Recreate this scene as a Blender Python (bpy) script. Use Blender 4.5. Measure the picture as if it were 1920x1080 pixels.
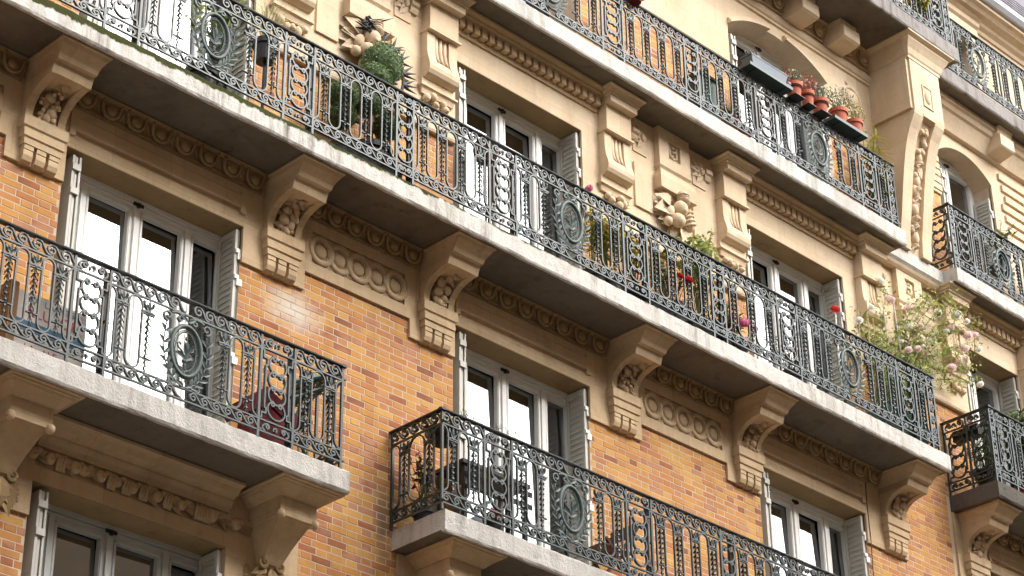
import bpy, math, random
from mathutils import Vector, Matrix, noise
random.seed(7)
PI = math.pi
scene = bpy.context.scene
for o in list(bpy.data.objects): bpy.data.objects.remove(o)
COL = scene.collection

# ------------------------------------------------------------------ camera
YAW, PITCH, ROLL = math.radians(45.42036), math.radians(29.67762), math.radians(-0.78962)
FPX = 4194.536
cam = bpy.data.cameras.new('camera'); cam_o = bpy.data.objects.new('camera', cam); COL.objects.link(cam_o)
Fv = Vector((math.sin(YAW)*math.cos(PITCH), math.cos(YAW)*math.cos(PITCH), math.sin(PITCH)))
Rv = Vector((math.cos(YAW), -math.sin(YAW), 0)); Uv = Rv.cross(Fv)
R2 = Rv*math.cos(ROLL)+Uv*math.sin(ROLL); U2 = -Rv*math.sin(ROLL)+Uv*math.cos(ROLL)
M = Matrix((R2, U2, -Fv)).transposed().to_4x4(); M.translation = (-12.13221, -14.08167, -8.22589)
cam_o.matrix_world = M
cam.sensor_width = 36; cam.lens = FPX/1920*36; cam.clip_start = 0.1; cam.clip_end = 3000
scene.camera = cam_o

# ------------------------------------------------------------------ light
SUN_EL, SUN_AZ = math.radians(42), math.radians(152)      # soft sun through thin cloud, from the street side
world = bpy.data.worlds.new('World'); scene.world = world; world.use_nodes = True
wn = world.node_tree.nodes; wl = world.node_tree.links
for n in list(wn): wn.remove(n)
sky = wn.new('ShaderNodeTexSky'); sky.sky_type = 'NISHITA'; sky.sun_disc = False
sky.sun_elevation = SUN_EL; sky.sun_rotation = SUN_AZ; sky.dust_density = 4; sky.air_density = 1.0; sky.ozone_density = 1
hs = wn.new('ShaderNodeHueSaturation'); hs.inputs['Saturation'].default_value = 0.32
bg = wn.new('ShaderNodeBackground'); bg.inputs['Strength'].default_value = 0.15
wo = wn.new('ShaderNodeOutputWorld')
wl.new(sky.outputs[0], hs.inputs['Color']); wl.new(hs.outputs[0], bg.inputs['Color']); wl.new(bg.outputs[0], wo.inputs['Surface'])
sun = bpy.data.lights.new('sun', 'SUN'); sun.energy = 0.6; sun.angle = math.radians(70); sun.color = (1, .97, .93)
sun_o = bpy.data.objects.new('sun', sun); COL.objects.link(sun_o)
sd = Vector((math.sin(SUN_AZ)*math.cos(SUN_EL), math.cos(SUN_AZ)*math.cos(SUN_EL), math.sin(SUN_EL)))
sun_o.rotation_euler = (-sd).to_track_quat('-Z', 'Y').to_euler(); sun_o.location = (0, -10, 30)
scene.view_settings.view_transform = 'Standard'; scene.view_settings.look = 'None'
scene.view_settings.exposure = 1.6; scene.view_settings.gamma = 1; scene.view_settings.use_curve_mapping = False
scene.render.engine = 'CYCLES'; scene.cycles.max_bounces = 6; scene.cycles.transparent_max_bounces = 16
scene.cycles.sample_clamp_indirect = 6

# ------------------------------------------------------------------ mesh helpers
class MB:
    def __init__(s): s.v = []; s.f = []; s.mi = []; s.cur = 0
    def add(s, vs, fs):
        b = len(s.v); s.v += [tuple(v) for v in vs]
        for f in fs: s.f.append(tuple(i+b for i in f)); s.mi.append(s.cur)
        return s
    def box(s, x0, x1, y0, y1, z0, z1):
        return s.add([(x0,y0,z0),(x1,y0,z0),(x1,y1,z0),(x0,y1,z0),(x0,y0,z1),(x1,y0,z1),(x1,y1,z1),(x0,y1,z1)],
              [(3,2,1,0),(4,5,6,7),(0,1,5,4),(1,2,6,5),(2,3,7,6),(3,0,4,7)])
    def prism(s, prof, x0, x1, ax='x', caps=True):
        # prof: list of 2D points; ax 'x': (y,z) extruded along x; 'y': (x,z) along y; 'z': (x,y) along z
        n = len(prof)
        def P(t, a, b):
            return (t,a,b) if ax == 'x' else ((a,t,b) if ax == 'y' else (a,b,t))
        vs = [P(x0,a,b) for a,b in prof]+[P(x1,a,b) for a,b in prof]
        fs = [(i,(i+1)%n,n+(i+1)%n,n+i) for i in range(n)]
        if caps: fs += [tuple(range(n))[::-1], tuple(range(n,2*n))]
        return s.add(vs, fs)
    def sweep(s, pts, r, n=4, closed=False, flat=None, taper=None, nrm=None):
        # tube along pts; flat=(a,b): half sizes in-plane / along nrm
        pts = [Vector(p) for p in pts]; N = len(pts); rings = []
        up = Vector(nrm) if nrm is not None else None
        prev = None
        for i,p in enumerate(pts):
            if closed: t = pts[(i+1)%N]-pts[i-1]
            else: t = pts[min(i+1,N-1)]-pts[max(i-1,0)]
            if t.length < 1e-9: t = Vector((0,0,1))
            t.normalize()
            if up is not None: b = up
            else:
                b = prev if prev is not None else (Vector((0,1,0)) if abs(t.y) < .9 else Vector((1,0,0)))
                b = (b-t*b.dot(t)).normalized(); prev = b
            a = t.cross(b)
            if a.length < 1e-6: a = Vector((1,0,0))
            a.normalize()
            k = taper[i] if taper else 1
            ring = []
            for j in range(n):
                an = 2*PI*(j+.5)/n
                if flat: ring.append(p+a*(math.cos(an)*flat[0]*k*(1.414 if n == 4 else 1))+b*(math.sin(an)*flat[1]*(1.414 if n == 4 else 1)))
                else: ring.append(p+(a*math.cos(an)+b*math.sin(an))*r*k)
            rings.append(ring)
        vs = [v for rg in rings for v in rg]; fs = []
        M_ = N if closed else N-1
        for i in range(M_):
            for j in range(n):
                fs.append((i*n+j, i*n+(j+1)%n, ((i+1)%N)*n+(j+1)%n, ((i+1)%N)*n+j))
        if not closed: fs += [tuple(range(n))[::-1], tuple((N-1)*n+j for j in range(n))]
        return s.add(vs, fs)
    def lathe(s, prof, c=(0,0,0), n=16, axis='z'):
        vs = []; fs = []; m = len(prof)
        for i in range(n):
            a = 2*PI*i/n
            for r,z in prof: 
                if axis == 'z': vs.append((c[0]+r*math.cos(a), c[1]+r*math.sin(a), c[2]+z))
                else: vs.append((c[0]+r*math.cos(a), c[1]-z, c[2]+r*math.sin(a)))
        for i in range(n):
            for j in range(m-1):
                fs.append((i*m+j, ((i+1)%n)*m+j, ((i+1)%n)*m+j+1, i*m+j+1))
        return s.add(vs, fs)
    def ell(s, c, r, nu=10, nv=7, rot=None, bump=0):
        vs = []; fs = []
        for i in range(nv+1):
            th = PI*i/nv
            for j in range(nu):
                ph = 2*PI*j/nu; k = 1+bump*(random.random()-.5)
                p = Vector((r[0]*math.sin(th)*math.cos(ph)*k, r[1]*math.sin(th)*math.sin(ph)*k, r[2]*math.cos(th)*k))
                if rot is not None: p = rot @ p
                vs.append(p+Vector(c))
        for i in range(nv):
            for j in range(nu):
                fs.append((i*nu+j, i*nu+(j+1)%nu, (i+1)*nu+(j+1)%nu, (i+1)*nu+j)[::-1])
        return s.add(vs, fs)
    def leaf(s, p, d, nrm, L, W, curl=.15, thick=0):
        # pointed leaf: 2 x 3 quads, folded on the midrib
        d = Vector(d).normalized(); nrm = Vector(nrm); sd_ = d.cross(nrm)
        if sd_.length < 1e-5: sd_ = d.cross(Vector((.3,.5,.8)))
        sd_.normalize(); nn = sd_.cross(d).normalized(); p = Vector(p)
        rows = [(0,.12),(.3,.9),(.62,.85),(1,.02)]; vs = []; fs = []
        for t,w in rows:
            c = p+d*(L*t)+nn*(-curl*L*t*t)
            vs += [c-sd_*(W*w/2)+nn*(W*w*.18), c, c+sd_*(W*w/2)+nn*(W*w*.18)]
        for i in range(3):
            a = i*3; fs += [(a,a+1,a+4,a+3),(a+1,a+2,a+5,a+4)]
        return s.add(vs, fs)
    def quad(s, p, d, w, L, W):
        d = Vector(d); w = Vector(w); p = Vector(p)
        return s.add([p, p+d*(L*.5)+w*(W*.5), p+d*L, p+d*(L*.5)-w*(W*.5)], [(0,1,2,3)])
    def mesh(s, name, smooth=False):
        me = bpy.data.meshes.new(name); me.from_pydata(s.v, [], s.f); me.validate(clean_customdata=False)
        if any(s.mi): me.polygons.foreach_set('material_index', s.mi[:len(me.polygons)])
        if smooth: me.polygons.foreach_set('use_smooth', [True]*len(me.polygons))
        me.update(); return me

def link(name, me, mat=None, parent=None, loc=None, rotz=0, smooth=False):
    o = bpy.data.objects.new(name, me); COL.objects.link(o)
    if mat is not None and me is not None and not me.materials:
        for m_ in (mat if isinstance(mat, (list, tuple)) else [mat]): me.materials.append(m_)
    if loc is not None: o.location = loc
    if rotz: o.rotation_euler = (0, 0, rotz)
    if parent is not None:
        o.parent = parent
        o.matrix_parent_inverse = world_inv(parent)
    return o
def world_mat(o):
    m_ = Matrix.Translation(o.location) @ o.rotation_euler.to_matrix().to_4x4()
    return (world_mat(o.parent) @ o.matrix_parent_inverse @ m_) if o.parent else m_
def world_inv(o): return world_mat(o).inverted()
def put(name, mb, mat, parent=None, smooth=False, loc=None, rotz=0):
    return link(name, mb.mesh(name, smooth), mat, parent, loc, rotz)
def smooth_sharp(o, ang=35):
    me = o.data
    me.polygons.foreach_set('use_smooth', [True]*len(me.polygons)); 
    try: me.set_sharp_from_angle(angle=math.radians(ang))
    except Exception: pass
    return o
def empty(name, loc, label, cat, group=None, rotz=0):
    o = bpy.data.objects.new(name, None); COL.objects.link(o); o.location = loc; o.rotation_euler = (0,0,rotz)
    o.empty_display_size = .1
    return tag(o, label, cat, group)
def tag(o, label=None, cat=None, group=None, kind=None):
    if label: o['label'] = label
    if cat: o['category'] = cat
    if group: o['group'] = group
    if kind: o['kind'] = kind
    return o

# ------------------------------------------------------------------ materials
def s2l(c): return tuple(((x/255)/12.92 if x/255 <= .04045 else ((x/255+.055)/1.055)**2.4) for x in c)+(1,)
def mat(name):
    m_ = bpy.data.materials.new(name); m_.use_nodes = True
    nt = m_.node_tree; b = nt.nodes['Principled BSDF']; return m_, nt, b
def N(nt, t, **kw):
    n = nt.nodes.new(t)
    for k,v in kw.items():
        if k in n.inputs: n.inputs[k].default_value = v
        else: setattr(n, k, v)
    return n
def ramp(nt, stops, interp='LINEAR'):
    r = nt.nodes.new('ShaderNodeValToRGB'); r.color_ramp.interpolation = interp
    e = r.color_ramp.elements
    while len(e) < len(stops): e.new(.5)
    for i,(p,c) in enumerate(stops): e[i].position = p; e[i].color = c if len(c) == 4 else tuple(c)+(1,)
    return r
def mixc(nt, f, a, b, blend='MIX'):
    m_ = nt.nodes.new('ShaderNodeMix'); m_.data_type = 'RGBA'; m_.blend_type = blend
    for sock,val in ((m_.inputs['Factor'],f),(m_.inputs['A'],a),(m_.inputs['B'],b)):
        if hasattr(val, 'is_output'): nt.links.new(val, sock)
        else: sock.default_value = val
    return m_.outputs['Result']
def bump(nt, b, h, strength=.3, dist=.01):
    n = N(nt, 'ShaderNodeBump', Strength=strength, Distance=dist); nt.links.new(h, n.inputs['Height']); nt.links.new(n.outputs[0], b.inputs['Normal'])
def pos(nt): return nt.nodes.new('ShaderNodeNewGeometry').outputs['Position']
def math_(nt, op, a, b=None, clamp=False):
    n = nt.nodes.new('ShaderNodeMath'); n.operation = op; n.use_clamp = clamp
    for i,val in enumerate((a,b)):
        if val is None: continue
        if hasattr(val, 'is_output'): nt.links.new(val, n.inputs[i])
        else: n.inputs[i].default_value = val
    return n.outputs[0]
def noise_(nt, vec, scale, detail=4, rough=.55):
    n = N(nt, 'ShaderNodeTexNoise', Scale=scale, Detail=detail, Roughness=rough); nt.links.new(vec, n.inputs['Vector']); return n.outputs['Fac']
def vscale(nt, vec, sc):
    n = nt.nodes.new('ShaderNodeMapping'); n.inputs['Scale'].default_value = sc; nt.links.new(vec, n.inputs['Vector']); return n.outputs[0]

def stone_mat(name, c1, c2, dirt, amount=.5, rough=.85, streak=.4, bscale=60, joints=False, blotch=.38):
    m_, nt, b = mat(name); p = pos(nt)
    col = mixc(nt, noise_(nt, p, 1.7, 5), c1, c2)
    fine = noise_(nt, p, 24, 6, .7)
    col = mixc(nt, math_(nt, 'MULTIPLY', fine, .35), col, dirt)
    st = noise_(nt, vscale(nt, p, (9, 9, .8)), 1.0, 5, .65)
    r = ramp(nt, [(.48,(0,0,0)),(.72,(1,1,1))]); nt.links.new(st, r.inputs[0])
    mk = noise_(nt, p, .8, 4, .65); rm_ = ramp(nt, [(.42,(.15,.15,.15)),(.62,(1,1,1))]); nt.links.new(mk, rm_.inputs[0])
    col = mixc(nt, math_(nt, 'MULTIPLY', math_(nt, 'MULTIPLY', r.outputs[0], rm_.outputs[0]), min(1, streak*1.5)), col, dirt)
    sp = noise_(nt, p, 5, 7, .7); r2 = ramp(nt, [(.56,(0,0,0)),(.78,(1,1,1))]); nt.links.new(sp, r2.inputs[0])
    col = mixc(nt, math_(nt, 'MULTIPLY', r2.outputs[0], amount), col, dirt)
    h = math_(nt, 'ADD', noise_(nt, p, bscale, 6, .7), noise_(nt, p, 9, 4))
    if joints:                                          # fine ashlar joints, blocks of slightly different tone
        sep = nt.nodes.new('ShaderNodeSeparateXYZ'); nt.links.new(p, sep.inputs[0])
        row = math_(nt, 'FLOOR', math_(nt, 'MULTIPLY', math_(nt, 'ADD', sep.outputs['Z'], .06), 1/.365))
        xs = math_(nt, 'ADD', math_(nt, 'MULTIPLY', sep.outputs['X'], 1/.62), math_(nt, 'MULTIPLY', row, .37))
        fx = math_(nt, 'FRACT', xs); fz = math_(nt, 'FRACT', math_(nt, 'MULTIPLY', math_(nt, 'ADD', sep.outputs['Z'], .06), 1/.365))
        jl = math_(nt, 'MAXIMUM', math_(nt, 'LESS_THAN', fx, .0075), math_(nt, 'LESS_THAN', fz, .012))
        wn_ = nt.nodes.new('ShaderNodeTexWhiteNoise'); wn_.noise_dimensions = '2D'; cv = nt.nodes.new('ShaderNodeCombineXYZ')
        nt.links.new(math_(nt, 'FLOOR', xs), cv.inputs[0]); nt.links.new(row, cv.inputs[1]); nt.links.new(cv.outputs[0], wn_.inputs['Vector'])
        col = mixc(nt, math_(nt, 'MULTIPLY', wn_.outputs['Value'], .22), col, dirt)
        col = mixc(nt, math_(nt, 'MULTIPLY', jl, .45), col, dirt)
    # large damp and soot blotches
    bl = noise_(nt, vscale(nt, p, (1,1,.6)), 1.1, 6, .62); rb_ = ramp(nt, [(.5,(0,0,0)),(.72,(1,1,1))]); nt.links.new(bl, rb_.inputs[0])
    col = mixc(nt, math_(nt, 'MULTIPLY', rb_.outputs[0], blotch), col, dirt)
    nt.links.new(col, b.inputs['Base Color']); b.inputs['Roughness'].default_value = rough
    b.inputs['Specular IOR Level'].default_value = .25
    bump(nt, b, h, .9 if rough >= .9 else .5, .012 if rough >= .9 else .007); return m_
STONE = stone_mat('limestone', s2l((222,200,166)), s2l((210,180,140)), s2l((146,118,86)), .35, streak=.22, joints=True)
STONE_UP = stone_mat('pale_limestone', s2l((234,217,190)), s2l((224,199,164)), s2l((160,131,98)), .28, streak=.2, joints=True)
STONE_LOW = stone_mat('buff_limestone', s2l((222,200,166)), s2l((208,178,138)), s2l((130,105,76)), .4, streak=.28, joints=True)
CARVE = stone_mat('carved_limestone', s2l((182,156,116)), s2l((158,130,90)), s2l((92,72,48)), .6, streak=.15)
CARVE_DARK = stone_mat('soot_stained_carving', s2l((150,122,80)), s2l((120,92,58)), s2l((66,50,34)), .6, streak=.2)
CONC = stone_mat('weathered_slab', s2l((228,224,216)), s2l((204,199,190)), s2l((104,98,86)), .7, rough=.9, streak=.55, bscale=45)
CONC_DARK = stone_mat('blackened_slab', s2l((120,114,106)), s2l((78,73,66)), s2l((30,28,24)), .9, rough=.95, streak=.8, bscale=30, blotch=.6)
CONC_GREY = stone_mat('lichen_grey_slab', s2l((172,166,162)), s2l((140,134,128)), s2l((66,62,56)), .8, rough=.92, streak=.85, bscale=45)
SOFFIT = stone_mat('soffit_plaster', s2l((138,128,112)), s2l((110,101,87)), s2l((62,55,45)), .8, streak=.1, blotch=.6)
CONC_MOSS, nt, b = mat('mossy_slab')
def moss_mat(name, base_c, base_c2, dirt, z_top):
    m_, nt, b = mat(name); p = pos(nt)
    col = mixc(nt, noise_(nt, p, 2.2, 5), base_c, base_c2)
    st = noise_(nt, vscale(nt, p, (7, 7, .9)), 1.0, 7, .75); r = ramp(nt, [(.46,(0,0,0)),(.66,(1,1,1))]); nt.links.new(st, r.inputs[0])
    mk = noise_(nt, p, .9, 4, .65); rm_ = ramp(nt, [(.40,(.12,.12,.12)),(.62,(1,1,1))]); nt.links.new(mk, rm_.inputs[0])
    col = mixc(nt, math_(nt, 'MULTIPLY', math_(nt, 'MULTIPLY', r.outputs[0], rm_.outputs[0]), .9), col, dirt)
    rp_ = ramp(nt, [(.55,(0,0,0)),(.60,(1,1,1))]); nt.links.new(noise_(nt, p, 1.7, 6, .6), rp_.inputs[0])
    col = mixc(nt, math_(nt, 'MULTIPLY', rp_.outputs[0], .22), col, s2l((150,140,124)))
    sp = noise_(nt, p, 7, 8, .75); r2 = ramp(nt, [(.55,(0,0,0)),(.72,(1,1,1))]); nt.links.new(sp, r2.inputs[0])
    col = mixc(nt, math_(nt, 'MULTIPLY', r2.outputs[0], .55), col, dirt)
    # moss grows along the upper edge, thicker to the left
    sep = nt.nodes.new('ShaderNodeSeparateXYZ'); nt.links.new(p, sep.inputs[0])
    d = math_(nt, 'SUBTRACT', z_top, sep.outputs['Z'])
    wob = math_(nt, 'MULTIPLY', noise_(nt, p, 6, 6, .7), .17)
    xf = math_(nt, 'MULTIPLY', math_(nt, 'ADD', sep.outputs['X'], 3.4), .0115)
    g = math_(nt, 'MULTIPLY', math_(nt, 'SUBTRACT', wob, math_(nt, 'ADD', d, xf)), 60, True)
    col = mixc(nt, g, col, s2l((62,66,28)))
    nt.links.new(col, b.inputs['Base Color']); b.inputs['Roughness'].default_value = .92; b.inputs['Specular IOR Level'].default_value = .2
    bump(nt, b, math_(nt, 'ADD', noise_(nt, p, 40, 6, .7), noise_(nt, p, 9, 4)), .8, .012); return m_
CONC_MOSS = moss_mat('mossy_weathered_slab', s2l((224,220,212)), s2l((196,191,182)), s2l((88,82,70)), 3.254)

def brick_mat():
    m_, nt, b = mat('ochre_brick'); p = pos(nt)
    oi = nt.nodes.new('ShaderNodeObjectInfo').outputs['Random']; ge = nt.nodes.new('ShaderNodeNewGeometry').outputs['Random Per Island']
    k = math_(nt, 'FRACT', math_(nt, 'ADD', oi, ge))
    k = math_(nt, 'ADD', math_(nt, 'MULTIPLY', k, .72), math_(nt, 'MULTIPLY', math_(nt, 'SUBTRACT', noise_(nt, vscale(nt, p, (1.1,1,2.2)), 1.3, 3, .6), .3), .62), True)
    r = ramp(nt, [(0,s2l((194,146,70))),(.24,s2l((200,152,80))),(.40,s2l((188,130,58))),(.52,s2l((188,136,80))),(.64,s2l((174,108,56))),(.73,s2l((178,128,100))),(.80,s2l((146,80,52))),(.90,s2l((108,60,44))),(1,s2l((156,114,96)))])
    nt.links.new(k, r.inputs[0])
    # tonal drift across the wall: lower courses redder
    col = r.outputs[0]
    drift = noise_(nt, vscale(nt, p, (1,1,1.6)), .9, 3); rd = ramp(nt, [(.45,(0,0,0)),(.7,(1,1,1))]); nt.links.new(drift, rd.inputs[0])
    col = mixc(nt, math_(nt, 'MULTIPLY', rd.outputs[0], .30), col, s2l((166,96,48)))
    so = noise_(nt, vscale(nt, p, (1.6,1,.8)), 1.5, 6, .65); rso = ramp(nt, [(.50,(0,0,0)),(.74,(1,1,1))]); nt.links.new(so, rso.inputs[0])
    col = mixc(nt, math_(nt, 'MULTIPLY', rso.outputs[0], .5), col, s2l((112,66,42)))
    sp = noise_(nt, p, 55, 5, .75); rs = ramp(nt, [(.57,(0,0,0)),(.70,(1,1,1))]); nt.links.new(sp, rs.inputs[0])
    col = mixc(nt, math_(nt, 'MULTIPLY', rs.outputs[0], .55), col, s2l((112,62,40)))
    cl = noise_(nt, p, 16, 5, .7)
    col = mixc(nt, math_(nt, 'MULTIPLY', cl, .2), col, s2l((214,166,106)))
    # lime bloom left on the wall above the lower balcony
    def bloom(cx, cz, rx, rz, amt, c):
        sep = nt.nodes.new('ShaderNodeSeparateXYZ'); nt.links.new(p, sep.inputs[0])
        dx = math_(nt, 'MULTIPLY', math_(nt, 'SUBTRACT', sep.outputs['X'], cx), 1/rx); dz = math_(nt, 'MULTIPLY', math_(nt, 'SUBTRACT', sep.outputs['Z'], cz), 1/rz)
        d = math_(nt, 'SQRT', math_(nt, 'ADD', math_(nt, 'MULTIPLY', dx, dx), math_(nt, 'MULTIPLY', dz, dz)))
        w = math_(nt, 'ADD', d, math_(nt, 'MULTIPLY', math_(nt, 'SUBTRACT', noise_(nt, p, 5, 6, .7), .5), 1.1))
        f = math_(nt, 'MULTIPLY', math_(nt, 'SUBTRACT', 1, w, True), amt)
        return mixc(nt, f, col, c)
    col = bloom(-.72, 1.83, .42, .26, 1.15, s2l((206,196,182)))
    col = bloom(.42, .05, .12, .5, 1.0, s2l((120,100,80)))
    nt.links.new(col, b.inputs['Base Color']); b.inputs['Roughness'].default_value = .78; b.inputs['Specular IOR Level'].default_value = .3
    bump(nt, b, math_(nt, 'ADD', noise_(nt, p, 90, 5, .7), noise_(nt, p, 25, 4)), .4, .004); return m_
BRICK = brick_mat()
MORTAR = stone_mat('mortar', s2l((222,204,182)), s2l((198,176,150)), s2l((140,114,88)), .45, streak=.2)
def plain(name, c, rough=.5, metal=0, var=.12, scale=12, c2=None, spec=.5, bmp=0):
    m_, nt, b = mat(name); p = pos(nt)
    c2 = c2 or tuple(x*.72 for x in c[:3])+(1,)
    col = mixc(nt, noise_(nt, p, scale, 5, .65), c, c2)
    nt.links.new(col, b.inputs['Base Color']); b.inputs['Roughness'].default_value = rough; b.inputs['Metallic'].default_value = metal
    b.inputs['Specular IOR Level'].default_value = spec
    if bmp: bump(nt, b, noise_(nt, p, scale*4, 4), bmp, .004)
    return m_
def rusty(m_, thr=.62):
    nt = m_.node_tree; b = nt.nodes['Principled BSDF']; lk = b.inputs['Base Color'].links[0].from_socket; p = pos(nt)
    r = ramp(nt, [(thr,(0,0,0)),(thr+.08,(1,1,1))]); nt.links.new(noise_(nt, p, 7, 6, .7), r.inputs[0])
    nt.links.new(mixc(nt, math_(nt, 'MULTIPLY', r.outputs[0], .6), lk, s2l((92,66,50))), b.inputs['Base Color']); return m_
IRON = plain('green_black_iron', s2l((58,72,68)), .42, 0, c2=s2l((24,34,32)), scale=9, spec=.6)
rusty(IRON)
IRON_DK = plain('dark_iron', s2l((42,48,46)), .5, 0, c2=s2l((20,25,25)), scale=9)
IRON_MED = plain('verdigris_casting', s2l((84,98,93)), .5, 0, c2=s2l((38,52,49)), scale=20)
WHITE = plain('white_window_paint', s2l((244,243,239)), .4, c2=s2l((222,221,216)), scale=6)
GREYP = plain('grey_window_paint', s2l((204,206,202)), .45, c2=s2l((174,178,176)), scale=6)
SHUT = plain('grey_shutter_paint', s2l((206,203,193)), .5, c2=s2l((176,172,160)), scale=8)
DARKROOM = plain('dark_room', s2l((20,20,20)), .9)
CURTAIN = plain('brown_curtain', s2l((150,92,52)), .9, c2=s2l((110,62,34)))
NET = plain('grey_curtain', s2l((62,62,60)), .9)
TERRA = plain('terracotta', s2l((190,98,64)), .75, c2=s2l((156,76,50)), scale=18, bmp=.2)
SOIL = plain('soil', s2l((60,44,34)), .95)
SLATE = plain('slate', s2l((112,106,112)), .7, c2=s2l((76,72,80)), scale=5)
ZINC = plain('zinc_gutter', s2l((206,208,212)), .5, c2=s2l((170,174,180)))
WOOD = plain('brown_wood', s2l((120,72,44)), .6, c2=s2l((82,48,30)), scale=20)
STICK = plain('bamboo_cane', s2l((196,178,120)), .6)
BLACKM = plain('black_metal', s2l((38,36,34)), .5)
REDF = plain('red_cloth', s2l((122,16,28)), .8, c2=s2l((88,10,20)))
GREENM = plain('green_painted_metal', s2l((44,84,70)), .45)
TRAYM = plain('grey_green_tray', s2l((66,84,80)), .45, c2=s2l((46,64,62)))
BOXM = plain('blue_grey_plastic', s2l((84,96,104)), .5, c2=s2l((86,102,112)))
CARD = plain('pale_carton', s2l((206,196,186)), .8)
CARDBLUE = plain('blue_print', s2l((58,104,136)), .7)
CARDRED = plain('red_print', s2l((176,60,60)), .7)
ASPHALT = plain('asphalt', s2l((92,90,88)), .9, scale=3)
PAVE = plain('paving', s2l((158,152,144)), .9, scale=3)
def leafmat(name, c1, c2, trans=.25):
    m_, nt, b = mat(name); ge = nt.nodes.new('ShaderNodeNewGeometry').outputs['Random Per Island']
    r = ramp(nt, [(0,c1),(1,c2)]); nt.links.new(ge, r.inputs[0]); nt.links.new(r.outputs[0], b.inputs['Base Color'])
    b.inputs['Roughness'].default_value = .55; b.inputs['Specular IOR Level'].default_value = .3
    t = nt.nodes.new('ShaderNodeBsdfTranslucent'); nt.links.new(r.outputs[0], t.inputs[0])
    mx = nt.nodes.new('ShaderNodeMixShader'); mx.inputs[0].default_value = trans
    nt.links.new(b.outputs[0], mx.inputs[1]); nt.links.new(t.outputs[0], mx.inputs[2]); nt.links.new(mx.outputs[0], nt.nodes['Material Output'].inputs['Surface'])
    return m_
L_BOX = leafmat('boxwood_leaf', s2l((58,82,50)), s2l((146,166,112)))
L_ROSE = leafmat('rose_leaf', s2l((96,112,46)), s2l((184,190,108)), .4)
L_YEL = leafmat('yellow_green_leaf', s2l((110,120,36)), s2l((196,178,70)))
L_GRN = leafmat('mid_green_leaf', s2l((50,72,36)), s2l((122,138,70)))
L_GREY = leafmat('grey_green_leaf', s2l((84,100,80)), s2l((156,168,136)))
L_BROWN = leafmat('brown_leaf', s2l((64,44,34)), s2l((112,72,52)))
L_STRAW = leafmat('straw_leaf', s2l((176,170,116)), s2l((214,208,160)))
L_RED = leafmat('russet_leaf', s2l((150,60,52)), s2l((196,104,84)))
P_PINK = leafmat('pale_pink_petal', s2l((250,222,220)), s2l((255,242,238)), .5)
P_WHITE = leafmat('white_petal', s2l((252,249,240)), s2l((255,254,250)), .5)
P_RED = leafmat('red_petal', s2l((180,14,26)), s2l((224,44,50)), .3)
P_MAG = leafmat('magenta_petal', s2l((220,112,160)), s2l((244,176,204)), .4)
P_CORAL = leafmat('coral_petal', s2l((222,60,50)), s2l((238,96,80)), .3)
def glass_mat():
    m_, nt, b = mat('window_glass'); nt.nodes.remove(b)
    fr = nt.nodes.new('ShaderNodeFresnel'); fr.inputs['IOR'].default_value = 3.4
    gl = nt.nodes.new('ShaderNodeBsdfGlossy'); gl.inputs['Roughness'].default_value = .015; gl.inputs['Color'].default_value = (.95,.98,1,1)
    nz = N(nt, 'ShaderNodeTexNoise', Scale=1.4, Detail=1); nt.links.new(pos(nt), nz.inputs['Vector'])
    bp = N(nt, 'ShaderNodeBump', Strength=.08, Distance=.02); nt.links.new(nz.outputs['Fac'], bp.inputs['Height']); nt.links.new(bp.outputs[0], gl.inputs['Normal'])
    tr = nt.nodes.new('ShaderNodeBsdfTransparent'); tr.inputs[0].default_value = (.72,.76,.75,1)
    mx = nt.nodes.new('ShaderNodeMixShader'); nt.links.new(fr.outputs[0], mx.inputs[0]); nt.links.new(tr.outputs[0], mx.inputs[1]); nt.links.new(gl.outputs[0], mx.inputs[2])
    nt.links.new(mx.outputs[0], nt.nodes['Material Output'].inputs['Surface']); return m_
GLASS = glass_mat()

# ================================================================== STREET
GZ = -9.83
g = MB().box(-400, 400, -400, 400, GZ-.3, GZ); tag(put('street', g, ASPHALT), kind='structure')
g = MB().box(-60, 60, -3.2, 60, GZ+.004, GZ+.14); tag(put('pavement', g, PAVE), kind='structure')

# ================================================================== BUILDING
BLD = empty('apartment_building', (3, 0, GZ), 'ochre brick and carved limestone apartment house rising in balconied storeys', 'building')
ZC, ZD, ZE = 3.254, 6.48, 9.75
COLS = [(-3.317,-1.367),(1.315,3.265),(6.05,8.0),(10.54,11.86)]
ROWS = [(-3.2,-.72),(0.0,2.453),(ZC,5.66),(ZD,9.0),(ZE,11.2)]
XL, XR, ZT = -9.0, 16.0, 11.45
YC0, YC1 = .0005, .42
w = MB()
edges = [XL]+[e for c in COLS for e in c]+[XR]
for i in range(0, len(edges), 2): w.box(edges[i], edges[i+1], YC0, YC1, GZ, ZT)
for a,b_ in COLS:
    zz = [GZ]+[z for r in ROWS for z in r]+[ZT]
    for i in range(0, len(zz), 2): w.box(a, b_, YC0, YC1, zz[i], zz[i+1])
WALL = put('wall', w, MORTAR, BLD)
# blind side and back so that nothing is open from another position
put('rear_wall', MB().box(XL, XR, 6.0, 6.3, GZ, ZT).box(XL, XL+.3, .42, 6, GZ, ZT).box(XR-.3, XR, .42, 6, GZ, ZT), MORTAR, BLD)

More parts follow.
